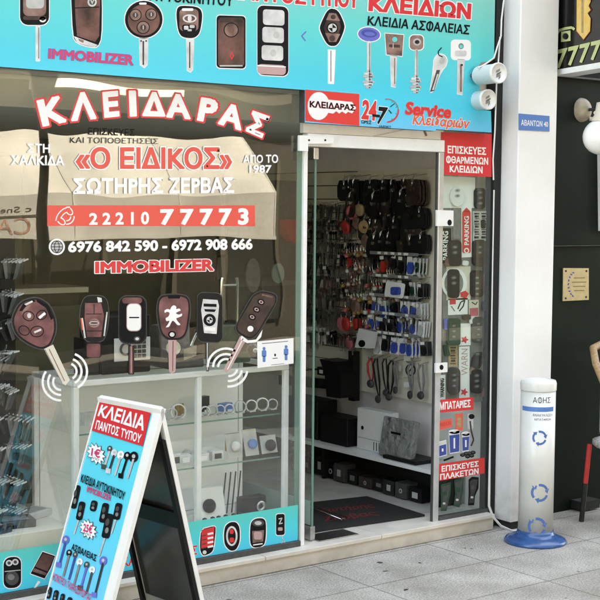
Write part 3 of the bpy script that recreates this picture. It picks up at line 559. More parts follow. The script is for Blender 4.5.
new(); h = [(201, 529.5), (214, 525.8), (216, 528), (213.5, 549), (211, 553), (203.5, 556), (200.5, 552), (199.8, 545)]; h = sm(h, 1); DG(grow(h, 1), 'whiteprint', 2); DG(h, 'ink', 3); DG([(201.5, 530), (214.5, 526.5), (213, 546), (201, 548.5)], 'redprint', 4)
for k in range(4): stroke(G, CUR, [(207.5, 534.2+k*4.3), (213.2, 533+k*4.3)], 2, 'whiteprint', 5); stroke(G, CUR, [(201.6, 536+k*4.2), (206, 535+k*4.2)], .8, 'browndark', 5)
DG(ell(204.5, 552.3, 2, 2), 'silver', 5); gk()
new(); h = [(225, 526), (230, 522), (236.5, 522), (239.8, 528), (239.8, 542), (236, 550), (230, 551), (224.5, 545), (223.8, 534)]; h = sm(h); DG(grow(h, 1.1), 'whiteprint', 2); DG(h, 'ink', 3); DG(ell(231.7, 536, 5.8, 10), 'silver', 4); DG(ell(231.7, 536, 3.9, 8), 'ink', 5); DG(rr(231.5, 531.5, 4, 5, 1.6), 'redprint', 6); DG(rr(231.7, 540, 4.6, 5, 1.6), 'redprint', 6); gk()
new(); h = [(250.2, 523), (255, 518.5), (263, 518), (266.2, 522), (265.5, 543), (261, 547), (253, 547.6), (249.8, 543)]; h = sm(h); DG(grow(h, 1.1), 'whiteprint', 2); DG(h, 'ink', 3); DG(ell(258, 523, 6, 3.4), 'greydark', 4); DG(ell(258, 523, 3.6, 2), 'silver', 5); DG([(252, 531), (264, 530), (263, 541.5), (252.6, 543)], 'brownmid', 4); DG(rr(257.8, 535.5, 8, 8, 2), 'pinkmetal', 5); stroke(G, CUR, [(253, 545), (262.5, 543.6)], 1.2, 'whiteprint', 5); gk()
new(); h = rr(280.3, 524.5, 8.6, 21, 2, sk=-.05); DG(grow(h, .9), 'whiteprint', 2); DG(h, 'ink', 3); stroke(G, CUR, [(278.5, 519), (282, 518), (279, 524), (282.5, 523)], 1, 'silver', 4); DG(rr(280.2, 529, 4.6, 3.4, 1), 'pinkmetal', 4); stroke(G, CUR, [(281, 535), (283.5, 540), (280.5, 545.5)], .9, 'silver', 4); stroke(G, CUR, [(283.5, 540), (285.8, 545)], .9, 'silver', 4); gk()
# ================================================================== DOOR
XD = gp(433.6, 400)[0]; XD1 = gp(439.6, 400)[0]
zb0, zb1 = gp(380, 149.5)[1], gp(380, 137)[1]
T = empty('door_header', 'white header panel and head bar above the open shop doorway', 'header', ((XJ1+XD)/2, 0, 2.05))
b = MB(); b.box((XJ1+.002, -.008, zb0), (XD1, .04, zb1), 'alu'); part(b, 'head_bar', T, .003)
b = MB(); b.box((XJ0+.004, .002, zb1+.002), (XD1, .03, 2.34), 'boardwhite'); part(b, 'header_panel', T)
b = MB(); stroke(G, b, [(332, 140), (370, 137), (398, 131), (412, 128)], 1, 'greylight', 3); part(b, 'scratch_mark', T); b = MB(); stroke(G, b, [(423.5, 129), (426.5, 136)], 2, 'brownmid', 3); part(b, 'stain', T)
b = MB(); G.solid(b, [(295.8, 135.5), (330, 136.5), (330, 143.8), (304.5, 144), (304.5, 151.5), (295.8, 151)], 'alu', 12, 24); fit = part(b, 'corner_patch', T, .002)
b = MB()
for px in (305.3, 321.5): G.draw(b, ell(px, 140.4, 1, 1), 'ink', 24.8)
part(b, 'screw', fit)
# open leaf: pivot just right of the jamb, swung into the shop
XL = gp(318.5, 340)[0]
T = empty('glass_door', 'frameless glass door leaf standing open into the shop', 'door', (XL, .03, FL))
b = MB(); b.box((XL-.006, .04, FL+.075), (XL+.004, .86, zb0-.06), 'glassdoor'); part(b, 'glass_pane', T)
b = MB(); b.box((XL-.0065, .034, FL+.03), (XL+.0045, .0395, zb0-.06), 'glassedge'); part(b, 'glass_edge', T)
b = MB(); b.box((XL-.016, .03, FL+.008), (XL+.014, .2, FL+.075), 'steel'); part(b, 'bottom_patch', T, .003)
b = MB(); b.box((XL-.016, .03, zb0-.06), (XL+.014, .2, zb0-.002), 'steel'); part(b, 'top_patch', T, .003)
b = MB(); b.box((XL-.009, .042, FL+.08), (XL-.0068, .8, FL+.20), 'frost'); part(b, 'frosted_band', T)
b = MB()
for sx in (-.05, .05): b.tube([(XL+sx*.9, .78, .98), (XL+sx, .78, 1.0), (XL+sx, .78, 1.34), (XL+sx*.9, .78, 1.36)], .011, 'chrome')
b.cyl((XL-.05, .78, 1.02), (XL+.05, .78, 1.02), .007, 'chrome'); b.cyl((XL-.05, .78, 1.32), (XL+.05, .78, 1.32), .007, 'chrome'); part(b, 'pull_handle', T)
b = MB(); b.box((XL+.02, .0, FL+.0005), (XL+.27, .13, FL+.006), 'steel'); one(b, 'floor_spring_cover', 'flat steel cover plate let into the doorstep beside the glass door', 'cover plate', bevel=.002)
# ================================================================== SIDE PANE right of the door
T = empty('side_pane', 'narrow fixed glass pane right of the doorway plastered with stickers', 'window', (XD, 0, FL))
XG1 = .888
b = MB(); b.box((XD1+.001, .0015, FL+.02), (XG1, .0045, 2.2), 'glassdoor'); part(b, 'glass_pane', T)
b = MB(); b.box((XD+.004, -.010, FL), (XD1-.004, .003, zb0-.002), 'metalpost'); part(b, 'post', T, .003)
b = MB(); b.box((XD-.003, -.003, FL), (XD+.0035, .010, zb0-.002), 'greydark'); part(b, 'door_rebate', T)
b = MB(); b.box((XD1+.001, -.01, FL), (XG1, .02, FL+.02), 'greydark'); b.box((XG1, -.01, FL), (XG1+.012, .03, 2.2), 'blackgap'); part(b, 'edge_strip', T)
b = MB(); G.solid(b, [(433.5, 210), (450, 210.5), (450, 226), (433.5, 226)], 'alu', 12, 22); lk = part(b, 'lock_plate', T, .002)
b = MB(); G.draw(b, ell(446, 222.5, 2.2, 3), 'ink', 22.6); part(b, 'keyhole', lk)
b = MB(); G.solid(b, [(432.5, 363), (444, 362), (444, 371.5), (432.5, 372.5)], 'alu', 12, 22); lk = part(b, 'lock_plate', T, .002)
b = MB(); G.draw(b, ell(438, 366.8, 2, 2.6), 'ink', 22.6); part(b, 'keyhole', lk)
def P_(name, label=None): return part(CUR, name, T, 0, label)
new(); DG([(440.9, 132), (491.6, 134), (491.6, 177), (440.9, 174.5)], 'redprint', 1); P_('sticker')
W('ΕΠΙΣΚΕΥΕΣ', [(447.5, 145.5), (486, 147.5), (486, 155), (447.5, 153.2)], 'white', .035)
W('ΦΘΑΡΜΕΝΩΝ', [(446, 155.5), (488, 157.5), (488, 165), (446, 163.2)], 'white', .03)
W('ΚΛΕΙΔΙΩΝ', [(449.5, 165), (482.5, 166.5), (482.5, 173.5), (449.5, 172)], 'white', .035)
new(); DG([(436.8, 400), (473.6, 397), (473.6, 409.5), (436.8, 413)], 'red', 1); P_('sticker')
W('ΜΠΑΤΑΡΙΕΣ', [(439.5, 402.3), (470.5, 399.5), (470.5, 407), (439.5, 410)], 'white', .04)
new(); DG([(436.5, 464.3), (484.5, 457.5), (484.5, 473.3), (436.8, 481.3)], 'red', 1); P_('sticker')
W('ΕΠΙΣΚΕΥΕΣ', [(441.5, 466), (478.5, 460.8), (478.5, 466.3), (441.5, 472)], 'white', .035)
W('ΠΛΑΚΕΤΩΝ', [(440, 474), (478.5, 467.9), (478.5, 473.7), (440, 480)], 'white', .035)
# printed batteries
for (q, tone) in (([(439, 442.5), (446, 440.5), (446.3, 454.5), (439.3, 456.5)], 0), ([(449, 432), (459.5, 430.5), (459.2, 451.5), (450, 453)], 1), ([(462, 434), (469.5, 433), (468.5, 450), (462.5, 451)], 1)):
    new(); DG(grow(q, .8), 'whiteprint', 2); DG(q, 'blueink', 3); (a_, b_, c_, d_) = q; DG([a_, b_, (b_[0], b_[1]+3.5), (a_[0], a_[1]+3.5)], 'silver', 4); cx = (a_[0]+b_[0])/2; stroke(G, CUR, [(cx, a_[1]+6), (cx, c_[1]-3)], 1.6, 'whiteprint', 4)
    if tone: DG(ell(cx, a_[1]-.3, (b_[0]-a_[0])/2+.5, 2.2), 'whiteprint', 4); DG(ell(cx, a_[1]-.5, 1.7, 1), 'silver', 5)
    P_('battery_picture')
new(); DG([(438, 421), (451.5, 418), (452, 427), (438.5, 430.5)], 'orangered', 3); text(G, CUR, 'PARKIN', [(440, 422.7), (450.5, 420.4), (450.7, 425), (440.2, 427.5)], 'redprint', 4, .02); DG([(455, 414), (463, 413), (462.8, 430), (455.3, 431)], 'orangered', 3); DG([(457, 418), (461, 417.5), (461, 427), (457.3, 427.5)], 'tan', 4); P_('packet_picture')
new(); DG(rr(470.3, 421.5, 6, 16, 1.5), 'greylight', 3); DG(ell(471.5, 416.5, 3, 2.6), 'ink', 4); stroke(G, CUR, [(470, 421), (471, 430), (473.5, 440), (471, 446)], 1.6, 'browndark', 4); P_('packet_picture')
new()
for k, (cx, cy) in enumerate(((462.5, 455), (466, 453.6), (469.5, 453.4), (473, 452.5), (467.5, 456.5), (471.5, 455.7))): DG(ell(cx, cy, 2.6, 1.9), 'ink', 3+k*.3); DG(ell(cx, cy-.3, 1.6, 1), 'greydark', 5+k*.3)
P_('coin_cell_picture'); new(); stroke(G, CUR, [(443.5, 460.5), (453.5, 456.8)], 2, 'ink', 4); P_('lettering')
for (h, tn) in (([(440.5, 484.5), (451, 482), (450.5, 493), (446.3, 511), (440.5, 511), (441, 497)], 'greendark'), ([(454, 480), (463.5, 478.5), (463, 491), (459.5, 507.5), (453.5, 506), (455, 494)], 'greendark'), ([(468.5, 479.5), (472, 476.7), (478.7, 477.2), (478.5, 488), (475, 496), (474, 505.3), (468, 505.5), (468.5, 494)], 'ink')):
    new(); DG(h, tn, 3); DG(grow(h, -2.6), 'blackgloss' if tn == 'ink' else 'greydark', 4); x_ = sum(p[0] for p in h)/len(h); y_ = sum(p[1] for p in h)/len(h); DG(ell(x_, y_-3, 2, 2.4), 'greendark' if tn != 'ink' else 'greydark', 5); DG(rr(x_-1, y_+7, 2.6, 2, .5), 'greylight', 5); P_('circuit_picture')
# ================================================================== display board behind the side pane, with key cases hung on it
DB = Plane((0, .06, 0), (1, 0, 0), (0, 0, 1))
T = empty('display_board', 'pale grey board of hanging car key cases behind the narrow side pane', 'display board', tuple(DB.px(464, 400)))
b = MB(); DB.solid(b, [(441.5, 188), (488, 188), (488, 401), (441.5, 404)], 'boarddark', 0, 8); part(b, 'back_panel', T)
b = MB(); DB.solid(b, [(441, 176), (473.5, 177.5), (473.5, 208), (441, 208)], 'whiteprint', 8.5, 10); part(b, 'reflection_patch', T)  # white patch painted in for the street's reflection on the pane
def bcard(name, q, base, fn=None):
    b = MB(); DB.solid(b, q, base, 9, 10.5)
    if fn: fn(b)
    return part(b, name, T)
def vtext(b, s, x0, y0, x1, y1, m, h=11.5, off=.03):        # upright strip lettering reading upwards
    text(DB, b, s, [(x0, y1), (x0, y0), (x1, y0), (x1, y1)], m, h, off)
def bars(b, x0, y0, x1, y1, m='grey'):                     # unreadable small print: short strokes across the strip
    y = y0; k = 0
    while y < y1:
        hgt = (1.2, 2.2, .8, 1.7)[k % 4]; DB.draw(b, [(x0+(k % 3)*.4, y), (x1-(k % 2)*.5, y), (x1-(k % 2)*.5, y+hgt), (x0+(k % 3)*.4, y+hgt)], m, 11.3); y += hgt+(1.1, .8, 1.5)[k % 3]; k += 1
bcard('strip_sign', [(451.5, 209), (459, 209), (459, 238.5), (451.5, 239)], 'grey', lambda b: bars(b, 453.5, 212, 457.5, 234))
def pk(b):
    DB.draw(b, rr(464.7, 232, 8.6, 42, 2), 'red', 11.3); DB.draw(b, [(461, 211.5), (464.7, 207.5), (468.8, 211.5)], 'red', 11.3); vtext(b, 'PARKING', 462.3, 216, 467, 245, 'whiteprint', 12.4); DB.draw(b, ell(464.6, 250.5, 2.6, 2.8), 'whiteprint', 12.4); DB.draw(b, ell(464.6, 250.5, 1.4, 1.6), 'red', 13)
bcard('parking_sign', [(459.8, 207), (470, 207), (470, 257), (459.8, 257.5)], 'whiteprint', pk)
bcard('strip_sign', [(471, 211), (486, 211), (486, 241), (471, 241)], 'greylight', lambda b: (bars(b, 472.5, 213, 477.5, 239, 'ink2'), bars(b, 479.5, 213, 484.5, 238, 'ink')))
bcard('strip_sign', [(438.5, 228), (449.5, 228), (449.5, 263), (438.5, 263.5)], 'ink', lambda b: vtext(b, 'PARKING', 441, 231, 446.5, 260, 'whiteprint'))
def ringf(b):
    DB.draw(b, ell(452.5, 283, 12.6, 15.5), 'whiteprint', 11.2); DB.draw(b, ell(452, 283, 9.5, 12.5), 'grey', 11.8)
    DB.draw(b, [(458, 292.5), (463.5, 290.5), (467, 293.5), (464, 298.5), (459, 296.5)], 'redprint', 12.3)
bcard('round_card', [(445, 266.5), (469, 266), (469, 299.5), (445, 300)], 'cream', ringf)
def lk_(b):
    DB.draw(b, [(448, 299), (454, 298.5), (454, 304), (448, 304.5)], 'redprint', 11.3); stroke(DB, b, [(456, 309), (459, 302), (463, 300), (461.5, 306), (457.5, 311)], 1.3, 'ink2', 11.3); stroke(DB, b, [(449.5, 306), (453, 311)], 1.2, 'grey', 11.3)
bcard('link_card', [(446.5, 298.8), (466, 297.8), (466, 314), (446.5, 315)], 'whiteprint', lk_)
bcard('strip_sign', [(467.5, 300), (477, 299.5), (477, 316.5), (467.5, 317)], 'cream', lambda b: (DB.draw(b, [(468, 308), (476.5, 307.5), (476.5, 315.5), (468, 316)], 'pinkprod', 11.3), stroke(DB, b, [(470, 302), (474, 304.5), (475.5, 301.5)], 1, 'ink2', 11.3)))
star = lambda cx, cy, r: [(cx+(r if k % 2 == 0 else r*.5)*math.cos(math.pi*k/5), cy+(r if k % 2 == 0 else r*.5)*math.sin(math.pi*k/5)) for k in range(10)]
bcard('star_card', [(457.5, 323.5), (469, 323), (469, 345), (457.5, 345.5)], 'whiteprint', lambda b: DB.draw(b, star(463, 339.5, 4.2), 'redprint', 11.3))
bcard('strip_sign', [(446.8, 345), (456, 344.5), (456, 366), (446.8, 367)], 'tan', lambda b: bars(b, 448.5, 347, 454, 364, 'browndark'))
bcard('strip_sign', [(457.5, 346.5), (468, 346), (468, 397), (457.5, 398)], 'whiteprint', lambda b: (vtext(b, 'WARN', 459.5, 348.5, 466, 375, 'pinkmetal', off=.0), DB.draw(b, star(462.4, 391.8, 4.2), 'redprint', 11.3)))
bcard('strip_sign', [(436.5, 375), (443.8, 374.5), (443.8, 400), (436.5, 401)], 'whiteprint', lambda b: vtext(b, 'WARNING', 438, 378, 442.5, 397, 'ink', off=.05))
KC = 'key cases hanging on the board by the door'
def case(pts, col, label, dots=1, h1=20):
    b = MB(); DB.solid(b, pts, col, 11, h1); r_ = one(b, 'key_case', label, 'key case', KC, .0015, loc=tuple(DB.px(*pts[0])))
    x0 = sum(p[0] for p in pts)/len(pts); y0 = sum(p[1] for p in pts)/len(pts); b = MB()
    for k in range(dots+1): DB.draw(b, ell(x0-.3, y0-6+k*5.4, 2.9, 1.9, -10), 'greydark' if col != 'plastic' else 'greylight', h1+.6); DB.draw(b, ell(x0-.3, y0-6+k*5.4, 1.6, .9), 'grey', h1+1.2)
    part(b, 'button', r_); b = MB(); t = min(p[1] for p in pts); b.tube([DB.px(x0, t, 14), DB.px(x0+1, t-3, 14), DB.px(x0-.4, t-5.5, 10)], .0022, 'steel', 6); part(b, 'hook', r_)
case(ell(454.5, 196.5, 7, 10), 'plastic', 'round pale grey cover on the painted white reflection above the upper lock plate', 1)
case(rr(477.2, 198.5, 10.5, 21, 4), 'blackgloss', 'black oval key case at the top right of the board above the strip signs', 2)
case(rr(452, 253, 13, 26, 4), 'black', 'black key case left of the red PARKING sign', 1)
case(rr(477, 253, 13.5, 27, 5), 'browndark', 'dark brown key case right of the foot of the PARKING sign', 1)
case(rr(451, 283.5, 11, 29, 4), 'black', 'black key case in front of the round white ring card', 1)
case(rr(474.3, 283.5, 12.5, 27, 4), 'browndark', 'dark key case right of the round white ring card', 3)
case(rr(451, 331.5, 13, 27, 3), 'greendark', 'dark green tinted key case left of the white card with the upper red star', 2)
case(rr(475.5, 329.5, 11.5, 26, 4), 'greydark', 'charcoal key case right of the white card with the upper red star', 3)
case([(470, 357), (474, 352.5), (479, 351.5), (479.5, 362), (476.5, 368), (468.5, 366)], 'blackgloss', 'small black jagged charm right of the pale strip sign reading WARN', 0)
case(rr(474, 381, 11.5, 24, 4), 'black', 'black key case right of the lower red star', 2)
case(rr(451.3, 380.5, 12, 27, 5), 'browndark', 'brown black key case left of the lower red star', 2)
random.seed(11)
for k, (px, py, w_, h_, m, lab) in enumerate(((481, 224, 4, 9, 'black', 'small black fob over the right strip sign'), (483, 268, 5, 12, 'greydark', 'small charcoal fob at the board edge beside the dark brown case'), (445, 262, 5, 8, 'brown', 'small brown tag below the black lettered strip'), (470, 320, 6, 7, 'silver', 'small silver tag under the cream strip sign'),
        (482, 306, 5, 10, 'greydark', 'small grey tag right of the cream strip sign'), (483, 352, 5, 11, 'black', 'small black fob at the board edge level with the word WARN'), (470, 372, 4, 10, 'brownmid', 'narrow brown tag beside the word WARN'), (444, 324, 5, 11, 'bluehead', 'small blue tag at the left edge of the board'), (482, 392, 6, 9, 'brown', 'small brown fob at the lower right corner of the board'), (463, 263, 6, 5, 'silver', 'small silver clip below the PARKING sign'), (444, 350, 5, 12, 'greendark', 'small green tag left of the tan strip sign'), (464, 317, 8, 5, 'browndark', 'small brown tag above the upper star card'))):
    b = MB(); DB.solid(b, rr(px, py, w_, h_, 1.5, random.uniform(-12, 12)), m, 12+k % 3, 17+k % 3); r_ = one(b, 'key_tag', lab, 'key tag', 'small tags on the board by the door', .001, loc=tuple(DB.px(px, py))); b = MB(); b.tube([DB.px(px, py-h_*.4, 16), DB.px(px+.8, py-h_*.5-2, 14), DB.px(px, py-h_*.5-4, 9)], .0018, 'steel', 5); part(b, 'ring', r_)
# ================================================================== PEGBOARD on the right-hand shop wall
XW = .93
RW = Plane((XW, 0, 0), (0, -1, 0), (0, 0, 1))
def wp(px, py): p = RW.px(px, py); return p.y, p.z
ya, yb = .14, 2.2; zt, zbm = wp(400, 170)[1], wp(400, 397)[1]
def pegmat():
    m = mat('pegboard', (.78, .72, .6), .6, noise=.12, scale=6); n = m.node_tree; b = n.nodes['Principled BSDF']; g = n.nodes.new('ShaderNodeTexCoord'); mp = n.nodes.new('ShaderNodeMapping'); mp.inputs['Rotation'].default_value = (0, math.radians(90), 0)
    v = n.nodes.new('ShaderNodeTexVoronoi'); v.voronoi_dimensions = '3D'; v.inputs['Randomness'].default_value = 0; v.inputs['Scale'].default_value = 40; n.links.new(g.outputs['Object'], v.inputs['Vector'])
    r = n.nodes.new('ShaderNodeValToRGB'); r.color_ramp.elements[0].position = .1; r.color_ramp.elements[1].position = .14; r.color_ramp.elements[0].color = (.2, .19, .16, 1); r.color_ramp.elements[1].color = (1, 1, 1, 1); n.links.new(v.outputs['Distance'], r.inputs[0])
    src = b.inputs['Base Color'].links[0].from_socket; x = n.nodes.new('ShaderNodeMixRGB'); x.blend_type = 'MULTIPLY'; x.inputs[0].default_value = 1; n.links.new(src, x.inputs[1]); n.links.new(r.outputs[0], x.inputs[2]); n.links.new(x.outputs[0], b.inputs['Base Color']); return m
M['peg'] = pegmat()
b = MB(); b.box((XW-.02, .32, zbm), (XW, 1.02+.15, zt), 'peg'); one(b, 'pegboard', 'cream perforated pegboard on the right wall full of hanging goods', 'pegboard')
b = MB()
for k in range(16): b.box((XW-.02, 1.172, zbm+k*(zt-zbm)/16), (XW, 2.3, zbm+(k+1)*(zt-zbm)/16-.006), 'cream')
b.box((XW-.008, 1.172, zbm), (XW, 2.3, zt), 'greydark'); one(b, 'slatwall', 'cream grooved slat panel at the far end of the right wall', 'slat panel')
R_POUCH, R_KEYS, R_BLIS, R_TAG = [], [], [], []
def hook(root, L_=.1):
    b = MB(); b.tube([(0, 0, .015), (-L_*.9, 0, 0), (-L_, 0, .012)], .0022, 'steel', 5); part(b, 'hook', root)
def proto(name, label, cat): return empty(name, label, cat)
def P_pouch(col='black'):
    r_ = proto('key_pouch', 'x', 'pouch'); hook(r_)
    for k in range(3):
        b = MB(); x_ = -.03-.028*k; wd = .045+.004*k; b.prism([(x_, -wd*.7, -.02), (x_, wd*.7, -.02), (x_, wd, -.06), (x_, wd, -.125), (x_, wd*.6, -.15), (x_, -wd*.6, -.15), (x_, -wd, -.125), (x_, -wd, -.06)], (-.016, 0, 0), col); part(b, 'pouch_body', r_, .004)
    b = MB(); b.tube([(-.09, 0, .0), (-.104, .006, -.02), (-.106, 0, -.05), (-.104, -.006, -.02), (-.09, 0, 0)], .0025, 'chrome', 5); b.obox((-.106, 0, -.07), (.003, 0, 0), (0, .011, 0), (0, 0, .008), 'chrome'); part(b, 'clasp', r_); return r_
def P_keys(col='steel', n=5, ln=.075):
    r_ = proto('key_blanks', 'x', 'key blanks'); hook(r_, .1)
    b = MB()
    for k in range(n):
        x_ = -.02-.016*k; dy = random.uniform(-.012, .012)
        b.prism([(x_, dy+.014*math.cos(a), -.02+.014*math.sin(a)) for a in [k2*math.pi/5 for k2 in range(10)]], (-.003, 0, 0), col)
        b.prism([(x_, dy-.005, -.03), (x_, dy+.005, -.03), (x_, dy*1.8+.004, -.03-ln), (x_, dy*1.8-.003, -.034-ln)], (-.003, 0, 0), col)
    part(b, 'blade', r_); b = MB(); b.obox((-.104, 0, -.014), (.0015, 0, 0), (0, .011, 0), (0, 0, .009), 'greydark' if col != 'black' else 'silver'); part(b, 'price_tag', r_); return r_
def P_blis(prod='blueprod', card='whiteprint', dark=False):
    r_ = proto('blister_pack', 'x', 'blister pack'); hook(r_, .11)
    b = MB()
    for k in range(3): b.obox((-.03-.03*k, 0, -.055), (.0012, 0, 0), (0, .038, 0), (0, 0, .06), card if not dark else 'greydark')
    part(b, 'card', r_)
    b = MB()
    for k in range(3): b.prism([(-.032-.03*k, y*.9, z) for y, z in ((-.018, -.03), (.018, -.03), (.027, -.055), (.027, -.09), (.012, -.107), (-.012, -.107), (-.027, -.09), (-.027, -.055))], (-.018, 0, 0), prod)
    part(b, 'product', r_, .003); b = MB(); b.obox((-.1135, 0, -.006), (.0012, 0, 0), (0, .02, 0), (0, 0, .012), 'whiteprint'); part(b, 'header_label', r_); return r_
def P_round(col):
    r_ = proto('leather_fob', 'x', 'key fob'); hook(r_, .1)
    b = MB(); b.lathe([(0, -.012), (.035, -.012), (.042, -.006), (.042, .006), (.035, .012), (0, .012)], (-.1, 0, -.06), col, 24, (1, 0, .15)); part(b, 'disc', r_); b = MB(); b.tube([(-.1, 0, .0), (-.1, .008, -.012), (-.1, 0, -.024)], .002, 'chrome', 5); part(b, 'ring', r_); return r_
def P_strap(col, ln=.22):
    r_ = proto('strap', 'x', 'strap'); hook(r_, .09)
    for k, dy in enumerate((-.012, .012)):
        b = MB(); b.tube([(-.05-.015*k, 0, 0), (-.06-.015*k, dy, -.03), (-.06, dy*1.6, -ln*.6), (-.055, dy*.4, -ln)], [.006, .006, .007, .004], col, 6); part(b, 'cord', r_)
    b = MB(); b.lathe([(.0, -.008), (.02, -.008), (.024, 0), (.02, .008), (0, .008)], (-.066, 0, -ln-.012), 'greydark', 16, (1, 0, 0)); part(b, 'end_ring', r_); return r_
def P_charm(col, col2):
    r_ = proto('charm', 'x', 'key charm'); hook(r_, .11)
    b = MB()
    for k in range(4): c_ = (-.03-.022*k, random.uniform(-.008, .008), -.045-.006*(k % 2)); b.lathe([(0, -.012), (.013, -.01), (.017, 0), (.012, .012), (0, .015)], c_, col if k % 2 else col2, 10)
    part(b, 'bead', r_); b = MB()
    for k in range(4): b.tube([(-.03-.022*k, 0, .002), (-.03-.022*k, .004, -.015), (-.03-.022*k, 0, -.034)], .0022, 'chrome', 5)
    part(b, 'chain', r_); return r_
LIB = {'gold': P_charm('goldprod', 'tan'), 'rose': P_charm('pinkprod', 'goldprod'), 'mixed': P_charm('silver', 'redprod'), 'dmix': P_charm('brownmid', 'silver'), 'pouch': P_pouch('black'), 'bpouch': P_pouch('browndark'), 'keys': P_keys('steel'), 'dkeys': P_keys('greydark', 6, .06), 'bkeys': P_keys('black', 5, .05), 'rkeys': P_keys('maroon', 5, .05), 'blue': P_blis('blueprod'), 'dark': P_blis('black', dark=True),
       'grey': P_blis('greylight'), 'green': P_blis('greendark'), 'redb': P_blis('redprod', dark=True), 'tan': P_round('tan'), 'pink': P_round('pinkprod'), 'red': P_round('redprod'), 'brn': P_round('brownmid'), 'strap': P_strap('black'), 'gstrap': P_strap('grey', .16), 'rstrap': P_strap('redprod', .13)}
DESC = {'gold': 'gold and tan bead charms', 'rose': 'pink and gold bead charms', 'mixed': 'silver and red bead charms', 'dmix': 'brown and silver bead charms', 'pouch': 'black leather key pouches', 'bpouch': 'dark brown leather key pouches', 'keys': 'bright steel key blanks', 'dkeys': 'grey key blanks', 'bkeys': 'black headed key blanks', 'rkeys': 'maroon key blanks', 'blue': 'blue goods on white blister cards', 'dark': 'black goods on dark blister cards',
        'grey': 'pale grey goods on white blister cards', 'green': 'dark green goods on white blister cards', 'redb': 'red goods on dark blister cards', 'tan': 'round tan leather fob', 'pink': 'round pink fob', 'red': 'round red fob', 'brn': 'round brown fob', 'strap': 'long black cords with an end ring', 'gstrap': 'grey cords with an end ring', 'rstrap': 'short red cords with an end ring'}
_used = set()
ORD = ['first', 'second', 'third', 'fourth', 'fifth', 'sixth', 'seventh', 'eighth', 'ninth', 'tenth', 'eleventh', 'twelfth', 'thirteenth', 'fourteenth', 'fifteenth', 'sixteenth', 'seventeenth', 'eighteenth', 'nineteenth', 'twentieth']
def hang(kind, y, z, label):
    p = LIB[kind]; loc = (XW-.02, y, z)
    if kind in _used: r_ = copy_tree(p, loc)
    else: _used.add(kind); r_ = p; r_.location = loc
    r_.rotation_euler = (random.uniform(-.12, .12), random.uniform(-.05, .05), random.uniform(-.35, .35)); q_ = random.uniform(.82, 1.12)*(.8 if p.name.startswith('blister') else 1); r_.scale = (q_*.95, q_*random.uniform(.85, 1.1), q_)
    r_['label'] = label; r_['group'] = 'goods hanging on the wall hooks'; return r_
# rows are (photo height at the right end, kinds from the door inwards, spacing); Z is level along a row
def row(n, px0, py0, kinds, step, ystart=None, jit=.006):
    y0, z0 = wp(px0, py0)
    for k, kd in enumerate(kinds):
        if kd is None: continue
        hang(kd, y0+k*step+random.uniform(-jit, jit), z0+random.uniform(-jit, jit), '%s, %s from door, %s row from top' % (DESC[kd], ORD[k], ORD[n]))
row(0, 430, 176, ['bpouch', 'bpouch', 'pouch', 'pouch', None, 'pouch', 'pouch', 'pouch', 'pouch'], .085)
row(1, 431, 205, ['pouch', 'pouch', 'pouch', 'pouch', 'pouch', 'pouch', None, None, 'pouch', 'keys', 'dkeys', 'keys', 'dkeys', 'keys'], .078)
row(2, 431, 232, ['pouch', 'pouch', 'bpouch', 'pouch', 'pouch', 'pouch', 'brn', None, None, 'keys', 'dkeys', 'bkeys', 'keys', 'dkeys', 'bkeys'], .074)
row(3, 432, 258, ['green', 'blue', 'dark', 'dark', 'redb', 'dark', 'keys', 'rkeys', 'redb', 'bkeys', 'dkeys', 'keys', 'bkeys', 'dkeys', 'keys'], .078)
row(4, 432, 283, ['dark', 'green', 'dark', 'grey', 'dark', 'keys', 'dkeys', 'keys', 'rkeys', 'bkeys', 'keys', 'rkeys', 'dkeys', 'bkeys', 'keys'], .078)
row(5, 432, 303, ['grey', 'blue', 'blue', 'dark', 'blue', 'blue', 'dark', 'brn', 'keys', 'rkeys', 'keys', 'dkeys', 'keys', 'keys', 'dkeys'], .078)
row(6, 432, 321, ['grey', 'blue', 'blue', 'dark', 'dark', 'blue', 'blue', 'redb', 'red', 'pink', 'keys', 'keys', 'keys', 'dkeys', 'keys', 'dkeys'], .078)
row(7, 432, 341, ['dark', 'blue', 'blue', 'blue', 'dark', 'grey', 'dark', 'dark', 'pink', 'rkeys', None, 'bkeys', 'grey', 'dkeys', 'grey'], .076)
row(8, 431, 364, ['gstrap', 'gstrap', None, 'gstrap', 'strap', 'strap', 'strap', 'rstrap', None], .066)
for nm, (px, py, kd) in {'upper': (374, 206, 'tan'), 'next': (366, 206, 'pink'), 'left': (364, 222, 'red'), 'mid': (372, 219, 'brn'), 'last': (379, 222, 'tan')}.items():
    y, z = wp(px-3, py); b_ = hang(kd, y, z+.03, '%s in the cluster between the black pouches, %s' % (DESC[kd], {'upper': 'larger tan one on top', 'next': 'beside the tan one', 'left': 'lowest and reddest of the cluster', 'mid': 'in the middle of the cluster', 'last': 'nearest to the pouches'}[nm]))
for q in range(6):
    y0, z0 = wp(350, 222+22.5*q); z0 += .01
    for k in range(9):
        kd = ('keys', 'dkeys', 'bkeys', 'keys', 'rkeys', 'dkeys', 'keys')[(k*3+q*2) % 7]
        hang(kd, 1.13+.068*k+random.uniform(-.01, .01), z0+random.uniform(-.012, .012), '%s in the far block, %s column from door, %s line down' % (DESC[kd], ORD[k], ORD[q]))
